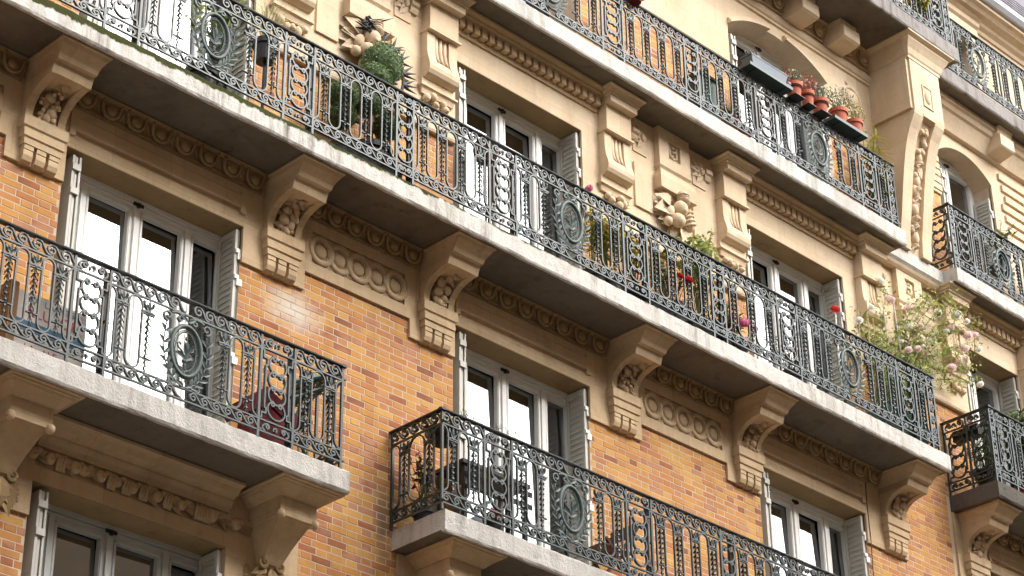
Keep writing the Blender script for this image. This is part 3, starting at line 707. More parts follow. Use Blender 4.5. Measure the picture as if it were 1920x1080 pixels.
# ---- storey E: walling, cornice, roof edge
facing(3, 15.9, 9.752, ZT, 11.2, COLS[2:])
put('roof_cornice', MB().prism([(.016,11.45),(-.06,11.45),(-.08,11.50),(-.14,11.53),(-.16,11.57),(-.26,11.60),(-.30,11.64),(-.36,11.66),(-.36,11.72),(.3,11.72)], 3, 16), STONE_UP, BLD)
put('cornice_block', MB().prism([(-.028,11.15),(-.10,11.15),(-.10,11.42),(-.14,11.45),(-.16,11.51),(-.22,11.54),(-.028,11.54)], 11.15, 11.95), STONE_UP, BLD)
put('gutter', MB().prism([(-.30,11.722),(-.42,11.722),(-.47,11.77),(-.47,11.85),(-.44,11.86),(-.44,11.79),(-.30,11.77)], 3, 16), ZINC, BLD)
rf = put('roof', MB().prism([(-.42,11.80),(-.28,11.80),(1.5,15.0),(1.1,15.0)], 3, 16), SLATE, BLD)
sl = MB().box(-.115,.115,-.006,.006,0,.28).mesh('slate')
ang = math.atan2(3.2, 1.52); random.seed(3)
for r_ in range(7):
    for c_ in range(14):
        o = link('slate', sl, SLATE, rf, loc=(11.9+c_*.25+(.125 if r_%2 else 0), -.445+r_*.17*math.cos(ang), 11.83+r_*.17*math.sin(ang)))
        o.rotation_euler = (-(PI/2-ang)-.06, 0, random.uniform(-.02,.02))

# ---- storey A: garlanded head, big brackets
def head_a(x0, x1):
    f = MB().prism([(.016,-.72),(-.03,-.72),(-.03,-.585),(-.015,-.575),(-.015,-.42),(-.05,-.415),(-.055,-.385),(-.08,-.37),(-.10,-.33),(-.10,-.31),(-.17,-.285),(-.20,-.25),(-.26,-.235),(-.26,-.2065),(.016,-.2065)], x0, x1)
    return put('garland_frieze', f, STONE_LOW, BLD)
hd = head_a(-3.3165, -1.3675)
random.seed(21); x = -3.36; k = 0
while x < -1.2:
    m_ = MB(); t = random.random()
    if t < .4:
        r = random.uniform(.045,.06); m_.ell((0,-.035,0), (r,r*.8,r), 12, 9, None, .04).ell((.01,-.035-r*.75,-r*.4), (.014,.012,.014), 6, 4); st_ = r*1.5
        m_.ell((.06,-.03,.04),(.032,.03,.03),8,6); nm = 'carved_fruit'
    elif t < .75:
        for q in range(3): m_.leaf((-.03,-.02,-.02+q*.02), (1,-.35,random.uniform(-.8,.8)), (0,-1,.2), random.uniform(.12,.16), .08, .3)
        for q in range(2): m_.leaf((.0,-.03,.0), (-1,-.35,random.uniform(-.8,.8)), (0,-1,.2), random.uniform(.10,.13), .07, .3)
        st_ = .085; nm = 'carved_leaf'
    else:
        for q in range(3): m_.sweep([(.02+q*.028,-.02,.07),(q*.028,-.055,.02),(-.01+q*.028,-.05,-.04),(.01+q*.028,-.02,-.07)], .017, 6)
        st_ = .085; nm = 'carved_ribbon'
    o = put(nm, m_, STONE_LOW, hd, smooth=True, loc=(x, -.015, -.497)); x += st_; k += 1
def bracket_a(xc, seed):
    m_ = MB()
    loft(m_, xc, [(-.2065,.345,-.67),(-.222,.345,-.67),(-.224,.315,-.64),(-.236,.312,-.635),(-.238,.295,-.615),(-.255,.285,-.60),(-.285,.245,-.55),(-.315,.215,-.50)])
    loft(m_, xc, [(-.316,.20,-.465),(-.48,.20,-.465)])
    loft(m_, xc, [(-.481,.165,-.43),(-.52,.16,-.38),(-.58,.145,-.31),(-.66,.125,-.235),(-.74,.105,-.175),(-.80,.10,-.14)])
    o = put('bracket', m_, STONE_LOW, BLD)
    ball = MB().ell((0,0,0), (.042,.042,.045), 12, 9).mesh('ball', True)
    for s_ in (-1,1): link('ball', ball, STONE_LOW, o, loc=(xc+s_*.185, -.455, -.475))
    ac = MB()
    for s_ in (-1,1):
        ac.sweep([(xc+s_*.09+.045*math.cos(t)*(1-i*.02), -.12-.01*i*.1, -.80+.05*math.sin(t)*(1-i*.02)) for i,t in enumerate([PI*2.6*q/22 for q in range(23)])], .018, 6)
        for q in range(4): ac.leaf((xc+s_*.03,-.10,-.82-q*.05), (s_*(.9-.15*q),-.35,-.5-.1*q), (0,-1,0), .17, .1, .4)
        for q in range(3): ac.leaf((xc+s_*.16,-.035,-.86-q*.03), (s_*1,-.1,.6-.7*q), (0,-1,0), .10, .06, .3)
    ac.leaf((xc,-.13,-.83), (0,-.3,-1), (0,-1,0), .26, .14, .4)
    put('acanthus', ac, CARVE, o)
    return o
for i,x in enumerate((-3.66,-.945,1.03,3.74)): bracket_a(x, 71+i)
for a,b_,z0,z1 in ((-4.1,-3.318,-1.02,-.207),(-1.366,-.578,-2.2,-.207),(.60,1.314,-2.2,-.207),(1.315,3.265,-.72,-.207),(3.266,4.1,-2.2,-.207)): put('bracket_panel', MB().box(a,b_,-.03,.0155,z0,z1), STONE_LOW, BLD)

# ---- windows and shutters
pane_cache = {}
def window(l, r, z0, z1, fm, room=True, arched=None, y=.28, low=.32, curtain=None):
    c = (l+r)/2; w_ = r-l; f = MB(); k = w_/1.95
    y0, y1 = y, y+.055
    doors = [(c-.945*k,c-.65*k),(c-.505*k,c-.08*k),(c+.08*k,c+.505*k),(c+.65*k,c+.945*k)] if w_ > 1.5 else [(c-.56,c-.06),(c+.06,c+.56)]
    zt = z1-.135; zb = z0+low
    xs = [l]+[e for d in doors for e in d]+[r]
    for i in range(0, len(xs), 2):
        if xs[i+1]-xs[i] > .004: f.box(xs[i], xs[i+1], y0, y1, z0, z1)
    for a,b_ in doors: f.box(a,b_,y0,y1,zt,z1); f.box(a,b_,y0,y1,z0,zb)
    # meeting stile and leaf edges, beads
    ms = [0] if w_ <= 1.5 else [-.575*k,0,.575*k]
    for m_ in ms: f.box(c+m_-.028, c+m_+.028, y0-.022, y0, z0, z1-.075)
    f.box(l, r, y0-.03, y0, z1-.05, z1-.001)
    f.box(l, r, y0-.016, y0, z1-.078, z1-.06)
    for a,b_ in doors:
        for (p0,p1,q0,q1) in ((a-.028,a-.008,zb-.02,zt+.02),(b_+.008,b_+.028,zb-.02,zt+.02)): f.box(p0,p1,y0-.009,y0,q0,q1)
        f.box(a-.028,b_+.028,y0-.009,y0,zt+.008,zt+.026)
        f.box(a+.03,b_-.03,y0-.008,y0,z0+.06,zb-.05)
    o = put('window', f, fm, BLD)
    for a,b_ in doors:
        key = (round(b_-a,3), round(zt-zb,3))
        if key not in pane_cache: pane_cache[key] = MB().box(-key[0]/2,key[0]/2,-.003,.003,0,key[1]).mesh('pane')
        p_ = link('pane', pane_cache[key], GLASS, o, loc=((a+b_)/2, y0+.02, zb)); p_.rotation_euler = (-.024+random.uniform(-.009,.009),0,random.uniform(-.012,.012))
    put('catch', MB().box(c-.06,c+.05,y0-.045,y0-.03,z1-.085,z1-.055).box(c-.02,c+.01,y0-.06,y0-.03,z1-.10,z1-.06), BLACKM, o)
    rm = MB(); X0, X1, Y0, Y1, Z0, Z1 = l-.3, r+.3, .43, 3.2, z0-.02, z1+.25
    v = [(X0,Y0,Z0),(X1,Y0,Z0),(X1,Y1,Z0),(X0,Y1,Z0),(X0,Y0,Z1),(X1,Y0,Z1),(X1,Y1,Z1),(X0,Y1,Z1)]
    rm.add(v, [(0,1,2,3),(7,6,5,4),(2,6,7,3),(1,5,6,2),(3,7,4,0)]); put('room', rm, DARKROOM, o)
    return o
SLATS = {}
def shutter(x, z0, z1, y0, y1, flip=1, slats=True):
    """folded louvred leaf standing in the reveal, seen on its broad side"""
    f = MB(); t = .03
    f.box(x,x+t,y0,y0+.035,z0,z1); f.box(x,x+t,y1-.035,y1,z0,z1); f.box(x,x+t,y0+.035,y1-.035,z1-.06,z1); f.box(x,x+t,y0+.035,y1-.035,z0,z0+.06)
    zm = (z0+z1)/2; f.box(x,x+t,y0+.035,y1-.035,zm-.03,zm+.03); f.box(x+.016,x+.02,y0+.035,y1-.035,z0+.06,z1-.06)
    f.box(x+t+.012,x+t+.035,y0+.01,y1,z0,z1)
    o = put('shutter', f, SHUT, BLD)
    hg = MB().box(-.004,.055,-.012,.012,-.035,.034).box(-.03,.02,-.014,.01,.03,.07)
    hm = hg.mesh('hinge')
    for q in (z1-.28, z1-.55 if z1-z0 > 2 else zm, z1-1.35): link('hinge', hm, WHITE, o, loc=(x+t, y0-.006, q))
    if slats:
        key = round(y1-y0,3)
        if key not in SLATS:
            W_ = (y1-y0-.07)/2; SLATS[key] = MB().prism([(-.006,-.016),(.012,.014),(.016,.014),(-.002,-.016)], -W_, W_, 'y').mesh('slat')
        n = int((z1-z0-.14)/.062)
        for i in range(n):
            zz = z1-.09-i*.062
            if abs(zz-zm) < .04 or zz < z0+.08: continue
            link('slat', SLATS[key], SHUT, o, loc=(x+.004, (y0+y1)/2, zz))
    return o
for i,(l,r) in enumerate(COLS):
    for j,(z0,z1) in enumerate(ROWS[:4]):
        if j == 0 and i != 0: continue
        if j == 3 and i < 2: continue
        zt = z1
        if j == 3: zt = 8.86 if i == 2 else 8.93
        o = window(l, r, z0+.04, zt, GREYP if j == 0 else WHITE)
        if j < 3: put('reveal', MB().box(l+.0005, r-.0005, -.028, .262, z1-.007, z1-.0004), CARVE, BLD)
        top = zt-.01 if j < 3 else 8.5
        shutter(r-.055 if r-l > 1.5 else r-.06, z0+.06, top-.02, .01, .262)
        e = MB().box(l+.09,l+.115,.0,.26,z0+.06,top-.03).box(l+.125,l+.15,.012,.25,z0+.06,top-.03).box(l+.16,l+.18,.0,.24,z0+.06,top-.03)
        sh = put('shutter', e, SHUT, BLD)
        for q in (top-.18,top-.42,top-1.2): put('hinge', MB().box(l+.085,l+.17,-.02,.0,q,q+.06), SHUT, sh)
for l,r in COLS[2:]: window(l, r, ZE+.04, 11.2, WHITE)
put('cable', MB().sweep([(8.05,-.012,.1),(8.045,-.014,.8),(8.06,-.012,1.5),(8.05,-.034,2.2),(8.04,-.034,2.6),(8.06,-.034,3.0)], .006, 5), BLACKM, BLD)
put('cable', MB().sweep([(9.60,-.012,.2),(9.35,-.012,.75),(9.0,-.012,1.15),(8.7,-.012,1.6)], .005, 5), BLACKM, BLD)
# curtain glimpsed in the lowest window
c_ = MB(); n = 40
vs = []; fs = []
for i in range(n+1):
    x = -2.25+.75*i/n; y = .62+.02*math.sin(i*1.1)
    vs += [(x,y,-3.1),(x,y,-.8)]
for i in range(n): fs.append((2*i,2*i+2,2*i+3,2*i+1))
put('curtain', c_.add(vs, fs), CURTAIN, BLD, smooth=True)
for cx,cz0,cz1 in ((3.05,.1,2.4),(7.8,.1,2.4),(-1.6,.1,2.4)):
    c_ = MB(); vs = []; fs = []
    for i in range(n+1):
        x = cx-.25+.5*i/n; y = .52+.018*math.sin(i*1.3); vs += [(x,y,cz0),(x,y,cz1)]
    for i in range(n): fs.append((2*i,2*i+2,2*i+3,2*i+1))
    put('curtain', c_.add(vs, fs), NET, BLD, smooth=True)

# ================================================================== WROUGHT-IRON RAILINGS
# local frame of every iron piece: x along the rail, y thickness, z up from the slab
IC = {}
FB = (.0072,.013)                                   # flat bar half sizes
def iron_mesh(key, fn):
    if key not in IC:
        m_ = MB(); fn(m_); IC[key] = m_.mesh(key[0], smooth=key[-1] == 's')
    return IC[key]
def bez(p0, p1, p2, p3, n):
    return [tuple((1-t)**3*a+3*t*(1-t)**2*b_+3*t*t*(1-t)*c+t**3*d for a,b_,c,d in zip(p0,p1,p2,p3)) for t in [i/n for i in range(n+1)]]
def flatpath(m_, pts, w=FB): m_.sweep([(x,0,z) for x,z in pts], 0, 4, flat=w, nrm=(0,1,0))
def spiral(cx, cz, r0, r1, a0, turns, n=22):
    return [(cx+(r0+(r1-r0)*i/n)*math.cos(a0+2*PI*turns*i/n), cz+(r0+(r1-r0)*i/n)*math.sin(a0+2*PI*turns*i/n)) for i in range(n+1)]
def k_scroll(p, h):
    def fn(m_):
        r = h*.41; cx, cz = p*.36, h*.52
        sp_ = spiral(cx, cz, r*.16, r, PI/2+2*PI*1.2, -1.2, 26)          # winds out clockwise, leaves at the top heading right
        tail = bez((cx,cz+r), (cx+r*1.25,cz+r), (p*.80,h*.0), (p*1.30,h*.10), 12)
        flatpath(m_, sp_+tail[1:])
    return iron_mesh(('scroll', round(p,4), round(h,4), 'f'), fn)
def k_cscroll(w_, h):
    def fn(m_):
        r = h*.27
        for s_ in (-1,1):
            c = w_/2+s_*w_*.24
            a = spiral(c, h*.52, r*.2, r, PI/2+s_*2*PI*1.3, -s_*1.3)
            a += bez((c,h*.52+r), (c+s_*r*1.5,h*.52+r), (w_/2+s_*w_*.47,h*.2), (w_/2+s_*w_*.30,h*.06), 8)[1:]
            flatpath(m_, a)
        flatpath(m_, spiral(w_/2, h*.42, r*.3, r*1.05, -PI/2, .85)); m_.ell((w_/2,0,h*.5),(.012,.012,.012),6,4)
    return iron_mesh(('band_scroll', round(w_,4), round(h,4), 'f'), fn)
def k_loop(w_, zb, zt):
    def fn(m_):
        r = w_/2
        pts = [(r+r*math.cos(t), zt-r*1.15+r*1.15*math.sin(t)) for t in [PI*i/12 for i in range(13)]]
        pts += [(0, zt-r*1.15-.001-(zt-zb-2.3*r)*i/3) for i in range(1,3)]
        pts += [(r-r*math.cos(t), zb+r*1.15-r*1.15*math.sin(t)) for t in [PI*i/12 for i in range(13)]]
        pts += [(w_, zb+r*1.15+(zt-zb-2.3*r)*i/3) for i in range(1,3)]
        m_.sweep([(x,0,z) for x,z in pts], 0, 4, True, flat=(.007,.010), nrm=(0,1,0))
    return iron_mesh(('loop_bar', round(w_,3), round(zt-zb,3), 'f'), fn)
def k_half(w_, zb, zt, s_):
    def fn(m_):
        r = max(w_,.02)
        pts = [(s_*w_*(1-math.sin(t)), zt-.075*(1-math.cos(t))) for t in [PI/2*i/6 for i in range(7)]]
        pts = [(-s_*w_*math.cos(t), zt-.08+.08*math.sin(t)) for t in [PI/2*(1-i/6) for i in range(7)]]
        pts = [(-s_*0,zt)]+[(-s_*w_*math.sin(t)*1.0, zt-.08*(1-math.cos(t))) for t in [PI/2*i/6 for i in range(1,7)]]
        pts += [(-s_*w_, zb+.08)]+[(-s_*w_*math.cos(t), zb+.08-.08*math.sin(t)) for t in [PI/2*i/6 for i in range(1,7)]]
        flatpath(m_, pts, (.007,.010))
    return iron_mesh(('side_bar', round(w_,3), s_, 'f'), fn)
def k_garland(h, hw):
    """rod clad with husks, flower at the head, collars that tie it to the bars"""
    def fn(m_):
        m_.sweep([(0,0,-.02),(0,0,h)], .007, 5)
        n = 19
        for i in range(n):
            z = .03+(h-.14)*i/(n-1); k = .55+.45*i/n
            for q in range(4):
                a = PI/4+q*PI/2+(i%2)*.5
                d = Vector((math.cos(a), math.sin(a), 0)); b0 = Vector((0,0,z)); t = d*(.029*k)+Vector((0,0,z-.018)); sd_ = Vector((-d.y,d.x,0))*.017*k
                m_.add([b0+d*.006+Vector((0,0,.012)), t+sd_, t-Vector((0,0,.010))+d*.004, t-sd_], [(0,1,2,3)])
        for s_ in (-1,1):
            flatpath(m_, bez((0,h-.09), (s_*.02,h-.03), (s_*.05,h-.05), (s_*.048,h+.015), 6)); flatpath(m_, bez((0,h-.08), (s_*.03,h-.07), (s_*.055,h-.10), (s_*.07,h-.075), 6))
            m_.leaf((0,-.004,h-.07), (s_*.7,-.1,1), (0,-1,0), .075, .028, -.2)
        m_.leaf((0,-.008,h-.06), (0,-.05,1), (0,-1,0), .10, .032, .05)
        for zc in (h-.10, .12): m_.box(-hw,hw,-.010,.010,zc-.005,zc+.005); m_.ell((0,0,zc),(.016,.016,.012),6,4)
    return iron_mesh(('husk_rod', round(h,3), round(hw,3), 'f'), fn)
def k_ring(r):
    def fn(m_):
        pts = [(r*math.cos(t), r*.93*math.sin(t)) for t in [math.radians(62-i*11) for i in range(0, 28)]]
        flatpath(m_, pts)
        for s_ in (-1,1): flatpath(m_, [(s_*(r*.47-x), z) for x,z in spiral(0, r*.55, r*.30, r*.07, PI*.75, -1.1, 14)])
        m_.ell((0,0,r*.52),(.010,.013,.014),6,4)
    return iron_mesh(('ring', round(r,4), 'f'), fn)
def k_step(w_, zb, zt, s_):
    def fn(m_):
        a, b_ = .03, .075
        P = [(0,zt-.02),(a,zt-.02),(a,zt-.09),(b_,zt-.09),(b_,zt-.16),(b_-.018,zt-.16),(b_-.018,zb+.12),(b_,zb+.12),(b_,zb+.07),(a,zb+.07),(a,zb+.02),(0,zb+.02)]
        Q = []
        for (p0,p1) in zip(P, P[1:]): Q += [p0, (p0[0]+(p1[0]-p0[0])*.98, p0[1]+(p1[1]-p0[1])*.98)]
        flatpath(m_, [(s_*x, z) for x,z in Q+[P[-1]]])
    return iron_mesh(('stepped_bar', round(zt-zb,3), s_, 'f'), fn)
def k_oval():
    def fn(m_):
        m_.sweep([(.155*math.cos(t), -.004, .232*math.sin(t)) for t in [2*PI*i/40 for i in range(40)]], .022, 8, True)
        m_.sweep([(.108*math.cos(t), 0, .182*math.sin(t)) for t in [2*PI*i/36 for i in range(36)]], .007, 5, True)
        m_.sweep([(.122*math.cos(t), 0, .197*math.sin(t)) for t in [2*PI*i/36 for i in range(36)]], .004, 4, True)
        for q in range(4): m_.box(*((.105,.135,-.005,.005,-.005,.005) if q == 0 else (-.135,-.105,-.005,.005,-.005,.005) if q == 1 else (-.005,.005,-.005,.005,.18,.215) if q == 2 else (-.005,.005,-.005,.005,-.215,-.18)))
    return iron_mesh(('medallion', 's'), fn)
def k_emblem():
    def fn(m_):
        m_.sweep([(0,0,-.17),(0,0,-.10)], .014, 6); m_.ell((0,0,-.09),(.03,.02,.02),8,5); m_.ell((0,0,-.13),(.022,.016,.014),8,5)
        for s_ in (-1,1):
            m_.leaf((0,-.006,-.09), (s_*.75,-.1,1), (0,-1,0), .12, .05, .3); m_.leaf((s_*.02,-.006,-.06), (s_*1,-.1,.5), (0,-1,0), .09, .045, .4)
            m_.leaf((0,-.01,-.05), (s_*.4,-.1,1), (0,-1,0), .13, .045, -.2)
            m_.sweep([(s_*x,0,z) for x,z in [(0,-.06),(.04,.0),(.075,.02),(.085,.055),(.065,.07),(.05,.05)]], .008, 5)
            m_.leaf((0,0,-.17), (s_*1,0,.25), (0,-1,0), .085, .03, .1)
        m_.leaf((0,-.01,-.06), (0,-.05,1), (0,-1,0), .17, .055, 0); m_.ell((0,-.004,.12),(.012,.012,.02),6,5)
    return iron_mesh(('emblem', 'f'), fn)
def k_branch(s_):
    def fn(m_):
        st_ = bez((0,-.33,0), (.17,-.28,0), (.27,-.12,0), (.20,.24,0), 16)
        m_.sweep([(s_*x,0,z) for x,z,_ in st_], .007, 5)
        for i in range(2, 16, 2):
            x,z,_ = st_[i]; x2,z2,_ = st_[min(i+1,16)]
            t = Vector((x2-x,0,z2-z)).normalized() if i < 16 else Vector((-.2,0,1))
            for q in (-1,1):
                d = t*.75+Vector((-t.z,0,t.x))*q*.75; d.y = -.25
                m_.leaf((s_*x,-.004,z), (s_*d.x, d.y, d.z), (0,-1,0), .09, .04, .15)
        flatpath(m_, [(s_*x, z) for x,z in spiral(.20, .27, .05, .012, -PI/2, 1.2, 16)])
        flatpath(m_, [(s_*x, z) for x,z in bez((.02,.30),(.06,.34),(.12,.34),(.17,.31),8)]); flatpath(m_, [(s_*x, z) for x,z in spiral(.08, .285, .03, .008, PI/2, 1.1, 12)])
        flatpath(m_, [(s_*x, z) for x,z in spiral(.13, -.31, .035, .008, -PI/2, 1.2, 12)])
        m_.leaf((0,-.01,.27), (s_*.8,-.2,.5), (0,-1,0), .09, .04, .2); m_.leaf((0,-.01,-.33), (s_*.9,-.2,.35), (0,-1,0), .10, .04, .2)
    return iron_mesh(('laurel_branch', s_, 'f'), fn)
def k_endpanel(w_):
    def fn(m_):
        for zc in (.24,.40,.56,.72):
            flatpath(m_, spiral(w_/2, zc, .008, w_*.42, 0, 1.8, 24)); 
            m_.leaf((w_/2,0,zc+.05),(.3,-.2,1),(0,-1,0),.05,.03,.2)
    return iron_mesh(('spiral_panel', round(w_,3), 'f'), fn)

class Rail:
    def __init__(s, label, x0, y, z, rotz=0, top=1.0, parent=None, dark=False):
        s.top = top; s.z = z; s.rz = rotz; s.o = Vector((x0, y, z)); s.k = top
        s.root = parent or empty('balcony_railing', (x0, y, z), label, 'railing', 'wrought-iron balcony railings')
        s.d = Vector((math.cos(rotz), math.sin(rotz), 0))
        t = top; s.z1, s.z2, s.z3, s.z4 = .062*t, .168*t, .85*t, .978*t
    def put(s, name, me, x, z=0, m=None):
        p = s.o+s.d*x; link(name, me, m or IRON, s.root, loc=(p.x, p.y, s.z+z), rotz=s.rz)
    def bars(s, x0, x1, cap0=.03, cap1=.03):
        t = s.top; L = x1-x0
        h = iron_mesh(('handrail', round(L,3), round(cap0+cap1,3), 'f'), lambda m_: m_.prism([(-.026,t-.022),(.026,t-.022),(.029,t-.012),(.022,t),(.0,t+.006),(-.022,t),(-.029,t-.012)], -cap0, L+cap1))
        s.put('handrail', h, x0, 0, IRON_DK)
        for nm,zz in (('upper_rail',s.z3),('lower_rail',s.z2),('bottom_rail',s.z1)):
            me = iron_mesh((nm, round(L,3), 'f'), lambda m_: m_.box(0,L,-.011,.011,-.007,.007)); s.put(nm, me, x0, zz)
    def post(s, x, thick=.012):
        me = iron_mesh(('post', thick, round(s.top,3), 'f'), lambda m_: m_.box(-thick,thick,-thick,thick,-.01,s.top-.021)); s.put('post', me, x)
    def band(s, x0, x1, kind='S'):
        L = x1-x0
        for zb,zt in ((s.z1+.007,s.z2-.007),(s.z3+.007,s.z4)):
            h = zt-zb
            if kind == 'C': s.put('band_scroll', k_cscroll(L, h), x0, zb)
            else:
                n = max(1, int(round(L/.132))); p = L/n
                for i in range(n): s.put('scroll', k_scroll(p, h), x0+p*i, zb)
    def ubay(s, x0, x1, end0=True, end1=True, band=True):
        L = x1-x0; n = max(1, int(round(L/.268))); p = L/n; hw = .062; zb, zt = s.z2+.012, s.z3-.012
        for i in range(n):
            xc = x0+p*(i+.5); s.put('husk_rod', k_garland(s.z3-.055-s.z2, hw), xc, s.z2+.012)
            if i: s.put('loop_bar', k_loop(p-2*hw, 0, zt-zb), x0+p*i-(p/2-hw), zb)
        if end0: s.put('side_bar', k_half(p/2-hw, zb, zt, -1), x0)
        if end1: s.put('side_bar', k_half(p/2-hw, zb, zt, 1), x1)
        if band: s.band(x0, x1)
    def rings(s, x0, x1, wide=True):
        w_ = x1-x0; r = min(.094, w_*.34 if wide else w_*.42); n = 4; z0, z1 = s.z2+.03+r, s.z3-.035-r
        for i in range(n): s.put('ring', k_ring(r), (x0+x1)/2, z0+(z1-z0)*i/(n-1))
        if wide:
            s.put('stepped_bar', k_step(w_, s.z2, s.z3, 1), x0); s.put('stepped_bar', k_step(w_, s.z2, s.z3, -1), x1)
        s.band(x0, x1, 'C')
    def medal(s, x0, x1):
        c = (x0+x1)/2; half = (x1-x0)/2; side = half-.265
        if side > .15: s.ubay(x0, x0+side, True, False, False); s.ubay(x1-side, x1, False, True, False)
        s.band(x0, c-.06); s.band(c+.06, x1)
        zc = (s.z2+s.z3)/2+.03*0
        p = s.o+s.d*c
        md = link('medallion', k_oval(), IRON_MED, s.root, loc=(p.x, p.y, s.z+zc), rotz=s.rz)
        link('emblem', k_emblem(), IRON_MED, md, loc=(p.x, p.y, s.z+zc), rotz=s.rz)
        for q in (-1,1): s.put('laurel_branch', k_branch(q), c, zc, IRON_MED)
    def build(s, layout, start):
        x = start; s.post(x)
        for kind,x1 in layout:
            if kind == 'U': s.ubay(x, x1)
            elif kind == 'R': s.rings(x, x1)
            elif kind == 'N': s.rings(x, x1, False)
            elif kind == 'M': s.medal(x, x1)
            elif kind == 'E': s.put('spiral_panel', k_endpanel(x1-x), x); s.band(x, x1)
            s.post(x1); x = x1
            if kind in 'RN' and s.rz == 0:
                me = iron_mesh(('stay_post', round(s.top,3), 'f'), lambda m_: m_.box(-.02,.02,.045,.075,0,s.top-.03).box(-.008,.008,.012,.046,s.top*.5,s.top*.5+.016)); s.put('stay_post', me, x1, 0, IRON_DK)
        s.bars(start, x); return s
# lower left balcony
r_ = Rail('railing with a round-cornered end above the red folded cloth, lower left', 0, -.698, 0)
r_.root['label'] = 'wrought-iron railing of the lower left balcony with the carton behind it'
r_.build([('U',-4.72),('N',-4.51),('U',-3.55),('R',-3.20),('M',-1.62),('R',-1.245),('U',-.70)], -5.78)
s_ = Rail('', -.70, -.698, 0, PI/2, parent=r_.root); s_.build([('U',.335),('U',.67)], 0.0)
# lower right balcony
r_ = Rail('wrought-iron railing of the lower right balcony with a hanging basket at its corner', 0, -.698, 0)
r_.build([('U',1.049),('R',1.412),('M',3.0),('R',3.368),('U',4.432),('N',4.652),('U',5.70),('R',6.06),('M',7.65),('R',8.0)], .512)
s_ = Rail('', .512, -.03, 0, -PI/2, parent=r_.root); s_.build([('U',.668)], 0.0)
# long middle balcony
r_ = Rail('longest wrought-iron railing, along the middle balcony with the clipped box and roses', 0, -.698, ZC)
r_.build([('U',-4.65),('N',-4.45),('U',-3.50),('R',-3.14),('M',-1.51),('R',-1.156),('U',-.109),('N',.108),('U',1.145),('R',1.523),('M',3.124),('R',3.50),('U',4.553),('N',4.764),('U',5.70),('R',6.06),('M',7.95),('R',8.30),('U',8.56),('E',8.69)], -5.7)
s_ = Rail('', 8.69, -.698, ZC, PI/2, parent=r_.root); s_.build([('U',.40),('R',.67)], 0.0)
# upper balcony with flower shelves
r_ = Rail('wrought-iron railing of the upper balcony carrying the shelves of flowerpots', 0, -.462, ZD, top=.96)
r_.build([('U',1.18),('R',1.54),('M',3.19),('R',3.54),('U',4.62),('N',4.86),('U',5.92),('R',6.30),('M',7.98),('R',8.33),('U',8.58),('E',8.715)], .1)
s_ = Rail('', 8.715, -.462, ZD, PI/2, top=.96, parent=r_.root); s_.build([('U',.43)], 0.0)
# right-hand balcony, same storey as the flower shelves
r_ = Rail('railing of the right balcony under the small arched window', 0, -.395, ZD, top=.98)
r_.build([('E',10.13),('R',10.53),('M',11.95),('R',12.3),('U',13.4),('R',13.76),('U',14.8)], 10.05)
s_ = Rail('', 10.05, -.02, ZD, -PI/2, top=.98, parent=r_.root); s_.build([('R',.375)], 0.0)
# right-hand balcony of the middle storey
r_ = Rail('railing of the dark mossy balcony at the lower right edge', 0, -.70, ZC, top=1.02)
r_.build([('E',9.97),('R',10.34),('U',10.9),('M',12.4),('R',12.8),('U',14.5)], 9.885)
s_ = Rail('', 9.885, -.02, ZC, -PI/2, top=1.02, parent=r_.root); s_.build([('R',.34),('R',.68)], 0.0)
# top balconies
r_ = Rail('railing with ivy on the grey top balcony above the tall console', 0, -.82, ZE)
r_.build([('U',8.2),('R',8.56),('U',9.5),('R',9.86),('E',9.99)], 7.15)
s_ = Rail('', 9.99, -.82, ZE, PI/2, parent=r_.root); s_.build([('U',.32)], 0.0)
r_ = Rail('pale railing of the topmost right balcony below the slate roof', 0, -.47, ZE)
r_.build([('U',10.62),('M',11.75),('U',12.9),('R',13.3),('U',14.6)], 10.05)

# ================================================================== HOUSE ACROSS THE STREET (seen in the panes)
OPP = empty('house_across_street', (10, -17, GZ), 'pale apartment house across the street, mirrored low in the window panes', 'building')
put('facade', MB().box(-40, 60, -30, -17, GZ, 10.0), plain('cream_render', s2l((176,152,124)), .9, scale=1), OPP)
put('roof', MB().prism([(-17.0,10.002),(-18.4,13.0),(-24,14.0),(-30,10.002)], -40, 60), SLATE, OPP)
dm = MB().box(-.7,.7,-.9,.5,0,1.9).prism([(-.85,1.9),(.85,1.9),(0,2.5)], -1.0, .6, 'y').mesh('dormer'); ch = MB().box(-1.2,1.2,-.4,.4,0,2.4).mesh('chimney'); wd = MB().box(-.55,.55,-.05,.05,0,2.1).mesh('window')
for k in range(14):
    link('dormer', dm, ZINC, OPP, loc=(-30+k*6.3, -17.6, 10.6))
    for r in range(5): link('window', wd, BLACKM, OPP, loc=(-30+k*6.3, -16.97, -5.6+r*3.1))
    if k % 3 == 0: link('chimney', ch, STONE_LOW, OPP, loc=(-28+k*6.3, -21, 12.4))

